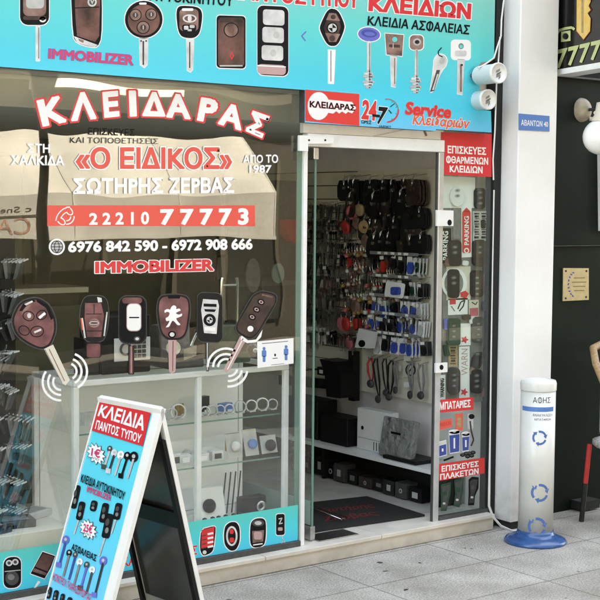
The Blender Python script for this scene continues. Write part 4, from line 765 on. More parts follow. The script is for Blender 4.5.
for q, (py, y_) in enumerate(((246, .92), (262, .9), (276, .9), (290, .88), (303, .86), (316, .9))):
    z0 = wp(370, py)[1]
    for k in range(7):
        hang(('dmix', 'gold', 'mixed', 'rose', 'gold', 'dmix', 'mixed')[(k*2+q*3) % 7], y_+.048*k+random.uniform(-.01, .01), z0+random.uniform(-.012, .012), '%s in the middle block, %s column from door, %s line down' % (DESC[('dmix', 'gold', 'mixed', 'rose', 'gold', 'dmix', 'mixed')[(k*2+q*3) % 7]], ORD[k], ORD[q]))
for q, py in enumerate((190, 218, 270, 293, 311, 330)):
    y0, z0 = wp(430, py)
    for k in range(8 if q < 2 else 6):
        kd = ('keys', 'dkeys', 'dmix')[(k+q) % 3] if q > 1 else ('pouch', 'bpouch', 'dkeys', 'pouch')[(k*3+q) % 4]
        hang(kd, y0+.03+.075*k+random.uniform(-.02, .02), z0+random.uniform(-.015, .015), '%s between the door side rows, %s from door, %s such line' % (DESC[kd], ORD[k], ORD[q]))
for k in [k for k in LIB if k not in _used]:
    for ch in list(LIB[k].children): bpy.data.objects.remove(ch)
    bpy.data.objects.remove(LIB[k])
# price rails
for k, (py) in enumerate((256, 279, 299, 317, 337)):
    y, z = wp(433, py); b = MB(); b.box((XW-.135, y-.02, z), (XW-.13, y+random.uniform(.33, .43), z+.018), 'grey')
    for q in range(7):
        if random.random() < .3: continue
        b.box((XW-.1365, y+q*.06, z+.003), (XW-.1355, y+q*.06+random.uniform(.025, .05), z+.017), 'whiteprint')
    for yy in (y, y+.4): b.tube([(XW-.02, yy, z+.01), (XW-.13, yy, z+.01)], .003, 'steel', 5)
    one(b, 'price_rail', 'pale rail of white price tickets, %s from the top on the pegboard' % ORD[k], 'price rail', 'price rails on the pegboard', loc=(XW, y, z))
# odd things on the wall
def wq(px, py, h): return RW.px(px, py, h)
def wsolid(b, pts, m, h0, h1): b.prism([RW.px(x, y, h0) for x, y in pts], RW.n*(h1-h0), m)
b = MB(); wsolid(b, rr(416, 289, 19, 15, 2, 8), 'whiteprint', .16, .165); r_ = one(b, 'blister_card', 'white card with a dark blue lock hanging forward of the other packs', 'blister card', loc=tuple(wq(416, 289, .16)))
b = MB(); wsolid(b, rr(418.5, 290, 8, 8, 2), 'blueprod', .166, .185); part(b, 'product', r_, .003)
b = MB(); wsolid(b, [(380, 327), (396, 331), (393, 347), (376, 346)], 'plastic', .14, .165); r_ = one(b, 'lock_box', 'white square box with round black dial hanging below the blue packs', 'lock box', bevel=.003, loc=tuple(wq(385, 340, .14)))
b = MB(); wsolid(b, ell(383.5, 342, 3, 3.4), 'ink', .165, .172); part(b, 'dial', r_)
b = MB(); wsolid(b, [(408.5, 362), (422.5, 363), (422, 378), (408, 376.5)], 'cream', .03, .034); r_ = one(b, 'no_smoking_sign', 'small cream sign with a dark prohibition ring low on the pegboard', 'sign', loc=tuple(wq(415, 370, .03)))
b = MB(); stroke(RW, b, arc(415, 369.6, 4.6, 5.4, 0, 360, 18), 1.5, 'ink2', 29); stroke(RW, b, [(412, 373), (418, 366)], 1.3, 'ink2', 29); part(b, 'ring_symbol', r_)
for nm, (px, py) in (('above', (414, 358)), ('left of', (404, 368)), ('below', (414, 384))):
    b = MB(); wsolid(b, rr(px, py, 7, 5, .5), 'whiteprint', .05, .052); one(b, 'price_ticket', 'white price ticket %s the prohibition sign' % nm, 'ticket', 'price tickets around the prohibition sign', loc=tuple(wq(px, py, .05)))
# ================================================================== low shelf with goods, right-hand wall
ZS = .305; XS = .665
T = empty('low_shelf', 'long low white shelf along the right wall inside the doorway', 'shelf', (.8, .9, FL))
b = MB(); b.box((XS, .2, ZS-.022), (XW, 2.3, ZS), 'white'); part(b, 'shelf_board', T, .002)
b = MB(); b.box((XS+.2, .2, FL), (XS+.22, 2.3, ZS-.024), 'blackgap'); part(b, 'back_panel', T)
for yy in (.22, 1.2, 2.2): b = MB(); b.box((XS+.03, yy, FL), (XS+.19, yy+.02, ZS-.024), 'black'); part(b, 'support', T)
SH = Plane((XS+.05, 0, 0), (0, -1, 0), (0, 0, 1))
y = .34
for k in range(12):
    wd = random.uniform(.075, .12); hh = random.uniform(.06, .12); dx = random.uniform(0, .03); b = MB(); b.box((XS+.04+dx, y, FL+.004), (XS+.13+dx, y+wd, FL+.004+hh), ('black', 'greydark', 'blackgloss', 'black', 'browndark')[k % 5]); r_ = one(b, 'small_carton', '%s dark small carton under the low shelf counting from the door' % ORD[k], 'carton', 'dark cartons under the low shelf', .002, loc=(XS+.05, y, FL))
    b = MB(); x_ = XS+.0385+dx; ym, zm = y+wd*.5, FL+hh*.52; a_, c_ = wd*random.uniform(.15, .3), hh*random.uniform(.15, .3)
    if k % 3 == 1: b.lathe([(c_*.6, 0), (c_, 0), (c_, .001), (c_*.6, .001), (c_*.6, 0)], (x_, ym, zm), 'greylight', 16, (1, 0, 0))
    else: b.box((x_, ym-a_, zm-c_), (x_+.001, ym+a_, zm+c_), 'grey' if k % 2 else 'greylight')
    part(b, 'printed_patch', r_); y += wd+random.uniform(.004, .02)
def leanbox(name, label, cat, pts, m, th, lean=0): pass
# boxes standing on the shelf (Y range from photo)
def onshelf(px, py=None): return Plane((XS+.1, 0, 0), (0, -1, 0), (0, 0, 1)).px(px, py or 440)
y1, y0 = onshelf(357).y, onshelf(389.5).y
b = MB(); b.box((XS+.1, y0, ZS+.001), (XS+.17, y1, ZS+.245), 'white'); r_ = one(b, 'white_carton', 'tall white carton standing on the low shelf beside the wrapped pack', 'carton', bevel=.003, loc=(XS+.1, y0, ZS))
b = MB()
for k in range(5): b.box((XS+.0985, y0+.04+k*.024, ZS+.01), (XS+.0995, y0+.046+k*.024, ZS+.06), 'ink2')
b.box((XS+.0985, y0+.01, ZS+.068), (XS+.0995, y1-.01, ZS+.072), 'greylight'); b.lathe([(0, 0), (.012, 0), (.012, .002), (0, .002)], (XS+.0975, y1-.05, ZS+.13), 'ink', 14, (1, 0, 0)); part(b, 'print', r_)
y1, y0 = onshelf(382).y-.03, onshelf(415).y-.02
b = MB(); b.obox((XS+.085, (y0+y1)/2, ZS+.117), (.022, 0, -.004), (0, (y1-y0)/2, 0), (.02, 0, .112), 'wrap'); r_ = one(b, 'wrapped_pack', 'grey pack in shiny cellophane leaning on the low shelf', 'pack', bevel=.01, loc=(XS+.085, y0, ZS))
b = MB(); b.obox((XS+.058, (y0+y1)/2, ZS+.15), (.002, 0, 0), (0, .04, 0), (0, 0, .006), 'ink'); part(b, 'slot', r_)
y1, y0 = onshelf(417).y, .36
b = MB(); b.obox((XS+.11, .5, ZS+.012), (.09, 0, 0), (0, .14, .0), (0, 0, .01), 'black'); one(b, 'black_tray', 'flat black tray at the door end of the low shelf', 'tray', bevel=.003, loc=(XS+.1, .5, ZS))
b = MB(); b.box((XS+.06, onshelf(322).y, ZS+.001), (XS+.22, onshelf(299).y+.1, ZS+.24), 'black'); one(b, 'black_case', 'larger black case on the low shelf at the far left, taller than its neighbour', 'case', bevel=.006, loc=(XS+.06, 1.4, ZS))
b = MB(); b.box((XS+.06, onshelf(352).y, ZS+.001), (XS+.2, onshelf(325).y, ZS+.17), 'black'); one(b, 'black_case', 'smaller black case on the low shelf next to the white carton', 'case', bevel=.006, loc=(XS+.06, 1.2, ZS))
# black arm and cabinet hung on the slat panel
T = empty('wall_machine', 'black machine with a long horizontal arm on the slat panel', 'machine', tuple(wq(358, 370, .1)))
b = MB(); wsolid(b, [(345, 357), (361, 360), (366, 372), (366, 396), (352, 394), (350, 372)], 'black', .06, .2); part(b, 'housing', T, .006)
b = MB(); wsolid(b, [(296, 373.5), (352, 378), (352, 388), (296, 383)], 'blackgloss', .08, .14); part(b, 'arm', T, .004)
b = MB(); wsolid(b, [(336, 365), (343, 366), (343, 374), (336, 373)], 'black', .1, .15); b2 = part(b, 'meter_box', T, .003)
b = MB(); wsolid(b, [(338.5, 368), (342, 368.5), (342, 372), (338.5, 371.5)], 'whiteprint', .151, .153); part(b, 'label_plate', b2)
b = MB(); b.tube([wq(318, 369, .1), wq(330, 368, .1), wq(336, 370, .1)], .006, 'black', 6); part(b, 'lead', T)
b = MB(); wsolid(b, [(361, 350), (366, 351), (366, 400), (361, 399)], 'black', .05, .1); one(b, 'black_post', 'black upright post beside the wall machine', 'post', loc=tuple(wq(363, 400, .05)))
# ================================================================== door mat and rod
FP = Plane((0, 0, FL+.012), (1, 0, 0), (0, 1, 0))
b = MB(); b.prism([FP.px(x, y) for x, y in ((311, 531), (425, 514.5), (367, 496), (285, 505))], (0, 0, -.01), 'rubber'); r_ = one(b, 'door_mat', 'black rubber door mat with dark red writing inside the doorway', 'door mat', bevel=.003, loc=tuple(FP.px(340, 512)))
b = MB(); text(FP, b, 'Σωτήρης', [(318, 509), (372, 503.5), (376, 508.5), (320, 514)], 'matred', 1.5, .03); text(FP, b, 'Ζερβας', [(322, 517.5), (372, 511), (381, 516.5), (326, 523)], 'matred', 1.5, .03); part(b, 'lettering', r_)
b = MB(); f2 = Plane((0, 0, FL+.03), (1, 0, 0), (0, 1, 0)); b.tube([f2.px(313, 508), f2.px(341, 519.5), f2.px(346, 518), f2.px(344, 516.5), f2.px(318, 508.5)], .004, 'chrome', 6); one(b, 'metal_rod', 'bent shiny metal rod lying on the black door mat', 'rod', loc=tuple(f2.px(330, 514)))
# ================================================================== GLASS SHOWCASE in the window
SY = .07; SC = Plane((0, SY, 0), (1, 0, 0), (0, 0, 1))
cx0, cx1, cxm = SC.px(74, 450).x, SC.px(288.5, 450).x, SC.px(197, 450).x; ct = SC.px(230, 369).z; cb = FL+.10; SD = .42
T = empty('glass_showcase', 'white framed glass showcase standing in the shop window', 'showcase', ((cx0+cx1)/2, SY+.2, FL)); t_ = .026
b = MB()
for x in (cx0, cxm, cx1-t_):
    b.box((x, SY, cb), (x+t_, SY+t_, ct-t_-.001), 'alu')
for x in (cx0, cx1-t_): b.box((x, SY+SD-t_, cb), (x+t_, SY+SD, ct-t_-.001), 'alu')
for y in (SY, SY+SD-t_): b.box((cx0, y, ct-t_), (cx1, y+t_, ct), 'alu'); b.box((cx0+t_+.001, y, cb+.002), (cx1-t_-.001, y+t_-.002, cb+.03), 'alu')
for x in (cx0, cx1-t_): b.box((x, SY+t_+.001, ct-t_+.001), (x+t_, SY+SD-t_-.001, ct-.001), 'alu')
part(b, 'frame', T, .003)
b = MB(); b.box((cx0+.03, SY+.03, ct-.008), (cx1-.03, SY+SD-.03, ct-.002), 'glassshelf'); part(b, 'top_glass', T)
s1, s2 = SC.px(230, 419.5).z, SC.px(230, 464).z
for z in (s1, s2):
    b = MB(); b.box((cx0+.03, SY+.03, z-.007), (cx1-.03, SY+SD-.03, z), 'glassshelf'); b.box((cx0+.03, SY+.0285, z-.007), (cx1-.03, SY+.0298, z), 'glassedge'); part(b, 'glass_shelf', T)
b = MB(); b.box((cx0+.005, SY+.01, FL+.02), (cx1-.005, SY+SD, cb), 'white'); b.box((cx0+.03, SY+.03, cb), (cx1-.03, SY+SD-.03, cb+.012), 'white'); part(b, 'plinth', T, .002)
b = MB(); b.box((cx0+.03, SY+SD-.024, cb+.034), (cx1-.03, SY+SD-.018, ct-.03), 'white'); part(b, 'back_panel', T)
zb_ = cb+.013
def sx(px, Y): return at(px, 450, Y).x
# upper glass shelf: clear ring stands
for k, (px, hh) in enumerate(((171, .06), (178, .075), (205, .05), (212, .055), (220, .05), (229, .05), (240, .06), (251, .06), (262, .065), (272, .055), (150, .06), (140, .05))):
    X = sx(px, SY+.14); b = MB(); b.lathe([(hh*.42, -.008), (hh*.5, -.008), (hh*.5, .008), (hh*.42, .008), (hh*.42, -.008)], (X, SY+.14, s1+hh*.5), 'whiteprint' if k % 3 else 'silver', 20, (.35, 1, 0)); r_ = one(b, 'bracelet', 'pale ring shaped bracelet on the upper glass shelf of the showcase', 'bracelet', 'pale bracelets on the upper showcase shelf', loc=(X, SY+.14, s1))
    b = MB(); b.box((X-.018, SY+.125, s1+.0005), (X+.018, SY+.16, s1+.006), 'greylight'); part(b, 'stand', r_)
# lower glass shelf
def pack(px, wd, hh, prod, label, acc=None, Y=SY+.1):
    X = sx(px, Y); b = MB(); b.obox((X, Y+.03, s2+hh/2+.001), (wd/2, 0, 0), (0, .0015, 0), (0, hh*.14, hh/2), 'greylight'); r_ = one(b, 'blister_pack', label, 'blister pack', 'blister packs on the lower showcase shelf', loc=(X, Y, s2))
    b = MB(); b.lathe([(0, 0), (wd*.3, 0), (wd*.3, -.012), (wd*.14, -.014), (0, -.014)], (X+.004, Y+.022, s2+hh*.45), prod, 18, (0, 1, -.25)); part(b, 'product', r_)
    b = MB(); b.obox((X, Y+.03+hh*.11, s2+hh*.87), (wd/2-.002, 0, 0), (0, .0015, 0), (0, .002, hh*.1), acc or 'ink2'); part(b, 'header', r_)
pack(237, .085, .12, 'silver', 'blister pack with a round silver product, left of the yellow topped pack'); pack(254, .08, .125, 'plate', 'blister pack with yellow header and blue product', 'yellow'); pack(272, .095, .085, 'black', 'low blister pack with a black product at the right end of the shelf')
for k, (px, wd, hh) in enumerate(((203, .06, .045), (217, .065, .05), (185, .06, .05), (176, .045, .06), (160, .06, .04))):
    X = sx(px, SY+.1); b = MB(); b.box((X-wd/2, SY+.09, s2+.0005), (X+wd/2, SY+.14, s2+hh), 'silver'); r_ = one(b, 'small_box', 'small shiny box on the lower glass shelf, %s from the left' % ORD[4-k if k > 1 else (3 if k == 0 else 4)], 'box', 'small boxes on the lower showcase shelf', .004, loc=(X, SY+.09, s2))
    b = MB(); b.box((X-wd*.3, SY+.0885, s2+hh*.25), (X+wd*.3, SY+.0895, s2+hh*.75), 'ink2' if k % 2 else 'whiteprint'); part(b, 'front_label', r_)
# showcase floor
Y = SY+.2; X = sx(210, Y); b = MB(); b.obox((X, Y, zb_+.085), (.075, 0, 0), (0, .02, 0), (0, .02, .085), 'whiteprint'); r_ = one(b, 'safe_box', 'white square case with a round black dial on the floor of the showcase', 'case', bevel=.004, loc=(X, Y, zb_))
b = MB(); b.lathe([(0, 0), (.034, 0), (.034, -.012), (.02, -.018), (0, -.018)], (X-.02, Y-.022, zb_+.085), 'black', 22, (0, 1, -.22)); part(b, 'dial', r_)
Y = SY+.16; X = sx(255, Y); b = MB(); b.box((X-.07, Y, zb_+.0005), (X+.07, Y+.06, zb_+.1), 'black'); r_ = one(b, 'camera_box', 'black camera like box with a silver lens ring on the floor of the showcase', 'box', bevel=.004, loc=(X, Y, zb_))
b = MB(); b.lathe([(.014, 0), (.026, 0), (.026, -.014), (.014, -.014), (.014, 0)], (X+.032, Y-.001, zb_+.052), 'steel', 22, (0, 1, 0)); part(b, 'lens_ring', r_)
for k, px in enumerate((205, 213, 219, 226, 234, 241)):
    Y = SY+.075; X = sx(px, Y); b = MB(); b.lathe([(0, 0), (.012, 0), (.013, .012), (.005, .02), (.004, .034), (.012, .042), (.011, .055), (0, .06)], (X, Y, zb_), 'black', 14); one(b, 'knob', 'small black door knob in the row on the showcase floor', 'knob', 'black knobs on the showcase floor', loc=(X, Y, zb_))
b = MB()
for k in range(4): b.tube([(sx(222, SY+.3)+.03*k, SY+.3, zb_), (sx(226, SY+.3)+.03*k+.02, SY+.33, zb_+.2)], .004, 'iron', 6)
one(b, 'wire_fork', 'dark wire fork standing behind the white case in the showcase', 'rack', loc=(sx(226, SY+.3), SY+.3, zb_))
random.seed(5)
for q in range(26):
    sh = q % 3; zz = (s1, s2, zb_)[sh]; px = 88+q*7.6; Yq = SY+.23+.05*(q % 2); X = sx(px, Yq)
    if X > cx1-.06 or X < cx0+.05: continue
    hh = random.uniform(.03, .075); wd = random.uniform(.018, .035); mm = ('silver', 'black', 'whiteprint', 'brownmid', 'plate', 'goldprod', 'greylight')[q % 7]; b = MB()
    if q % 4 == 1: b.lathe([(0, 0), (wd*.7, 0), (wd*.75, hh*.7), (wd*.4, hh), (0, hh)], (X, Yq, zz+.001), mm, 16)
    else: b.obox((X, Yq, zz+.001+hh/2), (wd, wd*.3, 0), (-wd*.2, wd*.5, 0), (0, 0, hh/2), mm)
    r_ = one(b, 'small_pack', '%s pack at the back of the showcase, %s level, %s from left there' % (('silver', 'black', 'white', 'brown', 'blue', 'gold', 'pale grey')[q % 7], ('top', 'middle', 'bottom')[sh], ORD[q//3]), 'pack', 'small packs at the back of the showcase', .002, loc=(X, Yq, zz))
    b = MB(); b.box((X-.012, Yq-.045, zz+.001), (X+.012, Yq-.04, zz+.014), 'whiteprint'); part(b, 'price_card', r_)
# things on top of the showcase
Y = SY+.1
X0, X1 = sx(102, Y), sx(151, Y); b = MB(); b.box((X0, Y, ct+.002), (X1, Y+.22, ct+.27), 'black'); r_ = one(b, 'key_copier', 'black key copying machine with a white keypad on top of the showcase', 'machine', bevel=.01, loc=(X0, Y, ct))
pz = ct+.06; b = MB(); b.box((X0+.06, Y-.008, pz), (X1-.008, Y-.001, pz+.105), 'plastic'); kp = part(b, 'keypad_panel', r_, .003)
b = MB()
for i in range(3):
    for j in range(4): b.box((X1-.1+i*.024, Y-.012, pz+.012+j*.021), (X1-.082+i*.024, Y-.0085, pz+.028+j*.021), 'greydark')
part(b, 'key_button', kp); b = MB(); b.lathe([(.022, 0), (.03, 0), (.03, -.008), (.022, -.008), (.022, 0)], (X0+.115, Y-.009, pz+.055), 'greydark', 20, (0, 1, 0)); part(b, 'dial', kp)
X0 = sx(86, Y); b = MB(); b.box((X0, Y+.02, ct+.002), (X0+.09, Y+.12, ct+.17), 'blackgloss'); b.box((X0+.1, Y+.04, ct+.002), (X0+.14, Y+.12, ct+.23), 'black'); one(b, 'card_reader', 'black upright card reader left of the key copying machine', 'reader', bevel=.006, loc=(X0, Y, ct))
X = sx(180, Y+.06); T = empty('key_cutter', 'grey metal key cutting machine on the showcase behind the lion key', 'machine', (X, Y+.1, ct))
b = MB(); b.box((X-.09, Y+.02, ct+.002), (X+.11, Y+.2, ct+.04), 'greydark'); b.box((X-.08, Y+.1, ct+.04), (X+.08, Y+.2, ct+.2), 'grey'); part(b, 'body', T, .008)
b = MB(); b.cyl((X-.05, Y+.04, ct+.1), (X-.03, Y+.06, ct+.1), .035, 'steel'); part(b, 'cutting_wheel', T)
b = MB(); b.obox((X+.03, Y+.05, ct+.075), (.035, 0, .01), (0, .03, 0), (0, 0, .025), 'steel'); b.tube([(X+.05, Y+.05, ct+.1), (X+.07, Y+.03, ct+.16), (X+.1, Y+.03, ct+.18)], .008, 'chrome'); part(b, 'vice', T)
X = sx(236, Y+.1); T = empty('key_grinder', 'dark green key grinder with a round black guard, right end of the showcase top', 'machine', (X, Y+.1, ct))
b = MB(); b.box((X-.12, Y+.06, ct+.002), (X+.06, Y+.2, ct+.06), 'greendark'); b.box((X-.1, Y+.1, ct+.06), (X+.02, Y+.2, ct+.19), 'greendark'); part(b, 'body', T, .01)
b = MB(); b.lathe([(0, -.03), (.035, -.03), (.042, -.015), (.042, .015), (.035, .03), (0, .03)], (X+.075, Y+.09, ct+.06), 'blackgloss', 24, (0, 1, 0)); gd = part(b, 'guard', T); b = MB(); b.lathe([(0, 0), (.016, 0), (.012, -.02), (0, -.02)], (X+.075, Y+.06, ct+.06), 'steel', 16, (0, 1, 0)); part(b, 'hub', gd)
X = sx(196, Y+.1); b = MB(); b.lathe([(0, 0), (.025, 0), (.03, .09), (.026, .16), (.03, .17), (.0, .18)], (X+.02, Y+.13, ct+.002), 'black', 20); one(b, 'spray_can', 'black rounded can between the two key machines', 'can', loc=(X, Y+.13, ct))
# ================================================================== left part of the window: plinth, rack, flat goods
b = MB(); b.box((-3.35, .05, FL+.002), (cx0-.02, .75, .345), 'cream'); one(b, 'window_plinth', 'cream display plinth behind the left part of the shop window', 'plinth', bevel=.003, loc=(-2.2, .3, FL))
for k, (x, y, wx, wy, m, rz, lab) in enumerate(((-1.96, .14, .1, .07, 'blackgloss', .3, 'black flat case at the window edge of the plinth'), (-1.80, .2, .09, .06, 'greydark', -.2, 'charcoal flat case beside the white card on the plinth'), (-1.86, .34, .11, .07, 'black', .15, 'black flat case behind the charcoal one on the plinth'), (-1.66, .3, .08, .05, 'greylight', .4, 'pale card lying on the plinth'), (-2.02, .36, .1, .08, 'greydark', .1, 'charcoal flat case far left on the plinth'))):
    b = MB(); ax = Vector((math.cos(rz), math.sin(rz), 0)); ay = Vector((-math.sin(rz), math.cos(rz), 0)); b.obox((x, y, .362), ax*wx, ay*wy, (0, 0, .016), m); r_ = one(b, 'flat_case', lab, 'case', bevel=.003, loc=(x, y, .345))
    b = MB(); b.obox((x, y, .3795), ax*wx*.7, ay*wy*.7, (0, 0, .001), 'grey'); part(b, 'top_inlay', r_)
RK = Plane((0, .22, 0), (1, 0, 0), (0, 0, 1)); rx0 = RK.px(1, 400).x-.3; rx1 = RK.px(15, 400).x
T = empty('key_rack', 'tall black rack with fanned rows of hanging cards at the left window edge', 'rack', (rx0, .3, .35))
b = MB(); b.box((rx0, .3, .35), (rx1+.04, .33, 1.62), 'black'); b.box((rx0, .14, .346), (rx1, .42, .362), 'black'); part(b, 'board', T)
proto_ = None; q = 0
for i in range(9):
    for j in range(3):
        z = 1.5-.135*i; x = rx1-.02-.1*j
        if proto_ is None:
            proto_ = empty('hanging_cards', '', 'cards'); b = MB(); b.tube([(0, 0, 0), (0, -.14, .01), (0, -.15, .025)], .003, 'steel', 5); part(b, 'hook', proto_)
            b = MB()
            for k in range(7): b.obox((.008*(k-3), -.03-.018*k, -.04), (.012, .003*(k-3), .004), (0, .0012, 0), (.006*(k-3), .003, .04), ('greydark', 'black', 'grey')[k % 3])
            part(b, 'card', proto_); b = MB()
            for k in range(7): b.obox((.008*(k-3)+.012, -.032-.018*k, -.004), (.022, 0, .008), (0, .001, 0), (-.001, 0, .003), 'silver')
            part(b, 'clip', proto_); r_ = proto_; r_.location = (x, .3, z)
        else: r_ = copy_tree(proto_, (x, .3, z)); r_.rotation_euler = (random.uniform(-.15, .15), random.uniform(-.12, .12), random.uniform(-.4, .4)); r_.scale = (1, random.uniform(.75, 1.1), random.uniform(.8, 1.15))
        r_['label'] = 'fan of black cards on the tall rack, %s row down, %s from right edge' % (ORD[i], ORD[j]); r_['group'] = 'card fans on the black rack'
# ================================================================== dim interior behind the window
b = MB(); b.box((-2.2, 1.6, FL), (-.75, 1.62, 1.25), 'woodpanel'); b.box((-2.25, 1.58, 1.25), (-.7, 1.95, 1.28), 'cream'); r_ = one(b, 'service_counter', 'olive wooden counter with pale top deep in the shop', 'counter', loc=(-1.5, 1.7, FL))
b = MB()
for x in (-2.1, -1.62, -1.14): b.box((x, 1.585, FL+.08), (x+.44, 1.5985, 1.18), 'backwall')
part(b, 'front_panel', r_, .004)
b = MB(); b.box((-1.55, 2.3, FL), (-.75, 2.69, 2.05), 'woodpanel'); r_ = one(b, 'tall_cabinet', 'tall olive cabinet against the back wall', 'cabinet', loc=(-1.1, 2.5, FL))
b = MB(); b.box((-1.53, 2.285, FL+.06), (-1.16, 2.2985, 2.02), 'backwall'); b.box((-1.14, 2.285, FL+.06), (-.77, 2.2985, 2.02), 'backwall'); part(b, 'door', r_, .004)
BW = Plane((0, 2.28, 0), (1, 0, 0), (0, 0, 1))
b = MB(); BW.solid(b, [(214, 255), (227, 254.5), (227, 281), (214, 282)], 'brownmid', 0, 15); r_ = one(b, 'framed_picture', 'small framed certificate with brown frame hanging deep in the shop', 'picture', bevel=.004, loc=tuple(BW.px(220, 268)))
b = MB(); BW.solid(b, [(216, 257.5), (225, 257), (225, 278.5), (216, 279.5)], 'cream', 15.2, 16); part(b, 'print', r_)
PB2 = Plane((0, 1.5, 0), (1, 0, 0), (0, 0, 1)); xa, xb = PB2.px(228, 270).x, PB2.px(300, 270).x
T = empty('goods_stand', 'freestanding dark pegboard stand seen through the right end of the window', 'stand', ((xa+xb)/2, 1.55, FL))
b = MB(); b.box((xa, 1.5, .75), (xb, 1.53, 1.9), 'greydark'); part(b, 'board', T); b = MB(); b.box((xa, 1.5, FL), (xa+.03, 1.53, .748), 'black'); b.box((xb-.03, 1.5, FL), (xb, 1.53, .748), 'black'); part(b, 'post', T)
for nm, (px, py, a_, c_, m) in {'tall grey': (250, 275, 7, 17, 'grey'), 'pale green': (275, 273, 6, 10, 'frost'), 'dark': (262, 285, 4, 8, 'greydark')}.items():
    b = MB(); PB2.solid(b, ell(px, py, a_, c_), m, 20, 30); one(b, 'oval_blank', '%s oval blank on the dark stand behind the window' % nm, 'blank', 'oval blanks on the dark stand', .003, loc=tuple(PB2.px(px, py, 10)))
b = MB(); PB2.solid(b, [(277, 219), (298, 220), (297, 245), (284, 242), (277, 234)], 'redprod', 20, 80); one(b, 'red_bag', 'dull red bag hanging on the dark stand near the door jamb', 'bag', bevel=.006, loc=tuple(PB2.px(288, 230)))
for i in range(3):
    for j in range(8):
        px = 232+8.3*j; py = 236+14*i
        if 240 < px < 285 and i == 2: continue
        p = PB2.px(px, py, 10); b = MB(); b.obox((0, -.01, -.03), (.014, 0, 0), (0, .008, 0), (0, 0, .04), ('black', 'greydark', 'grey', 'browndark')[(i+j) % 4]); r_ = one(b, 'hanging_part', 'small dark part hanging on the stand, row %s, %s from the left' % (ORD[i], ORD[j]), 'part', 'small parts on the dark stand', .003); r_.location = (p.x, p.y-.03, p.z)
        b = MB(); b.tube([(0, .035, .012), (0, -.02, .012)], .002, 'steel', 5); o_ = b.build('hook'); o_.parent = r_
# ================================================================== things on the pillar and the sign edge
def spot(name, c, label, ln):
    c = Vector(c); T = empty(name, label, 'spot lamp', tuple(c+Vector((0, ln, 0))), 'round white lamps beside the turquoise sign')
    b = MB(); b.lathe([(.043, ln), (.049, ln-.01), (.05, .02), (.053, .015), (.053, 0), (.047, -.003), (.045, .004), (0, .004)], c, 'plastic', 32, (.12, 1, 0)); part(b, 'housing', T)
    pl = Plane(c+Vector((0, -.0, 0)), Vector((1, -.12, 0)), (0, 0, 1)); b = MB()
    for k, (u, v, wd, hh) in enumerate(((-.004, .012, .012, .006), (.002, .0, .014, .004), (-.003, -.01, .012, .009), (.006, -.02, .006, .008))): b.poly([pl.at(u+x*wd, v+z*hh+x*.006, -.0025) for x, z in ((-1, -1), (1, -1), (1, 1), (-1, 1))], 'grey')
    part(b, 'printed_text', T); b = MB(); b.cyl(c+Vector((.0, ln, 0)), c+Vector((-.03, ln+.1, .0)), .012, 'greydark', 10); part(b, 'bracket', T)
c1 = at(499, 73, -.24); spot('spot_lamp', c1, 'upper round white lamp, nearer to the pillar, under the cable', .17)
c2 = at(488.5, 99.5, -.14); spot('spot_lamp', c2, 'lower round white lamp tucked into the notch of the turquoise sign', .11)
CB = Plane((0, -.135, 0), (1, 0, 0), (0, 0, 1))
b = MB(); b.tube([CB.px(505, -8), CB.px(503.5, 3), CB.px(501.5, 20), CB.px(501, 36), CB.px(497, 48), CB.px(494, 58), CB.px(484, 65), CB.px(478, 68)], .0045, 'cable', 8); one(b, 'lamp_cable', 'white cable running down the pillar edge to the round lamps', 'cable', loc=tuple(CB.px(500, 30)))
b = MB(); b.tube([CB.px(500, 37), CB.px(498.5, 60), CB.px(496.5, 84), CB.px(495, 130), CB.px(493, 160), CB.px(493.5, 180)], .004, 'cable', 8); one(b, 'thin_cable', 'thin white cable hanging between the sign edge and the pillar', 'cable', loc=tuple(CB.px(495, 150)))
b = MB(); fl = Plane((0, -.16, 0), (1, 0, 0), (0, 0, 1)); b.tube([fl.px(494, 190), fl.px(492.5, 270), fl.px(491, 360), fl.px(490, 440), fl.px(489.2, 490), fl.px(489, 506), fl.px(493, 517), fl.px(501, 526), fl.px(511, 530.5), fl.px(522, 531.5)], [.0035, .0035, .004, .0045]+[.0065]*6, 'cable', 8); one(b, 'white_hose', 'white cable curving down the pillar to the foot of the bin', 'cable', loc=tuple(fl.px(490, 500)))
b = MB(); PF.solid(b, [(518.3, 113.5), (549, 116), (549, 131.5), (518.3, 130)], 'plate', 1, 3); r_ = one(b, 'street_plate', 'small blue street name plate on the white pillar', 'plate', loc=tuple(PF.px(533, 122)))
b = MB(); text(PF, b, 'ΑΒΑΝΤΩΝ 40', [(520.5, 119.5), (547.5, 121.5), (547.5, 127), (520.5, 125.5)], 'whiteprint', 3.6, .02); part(b, 'lettering', r_)
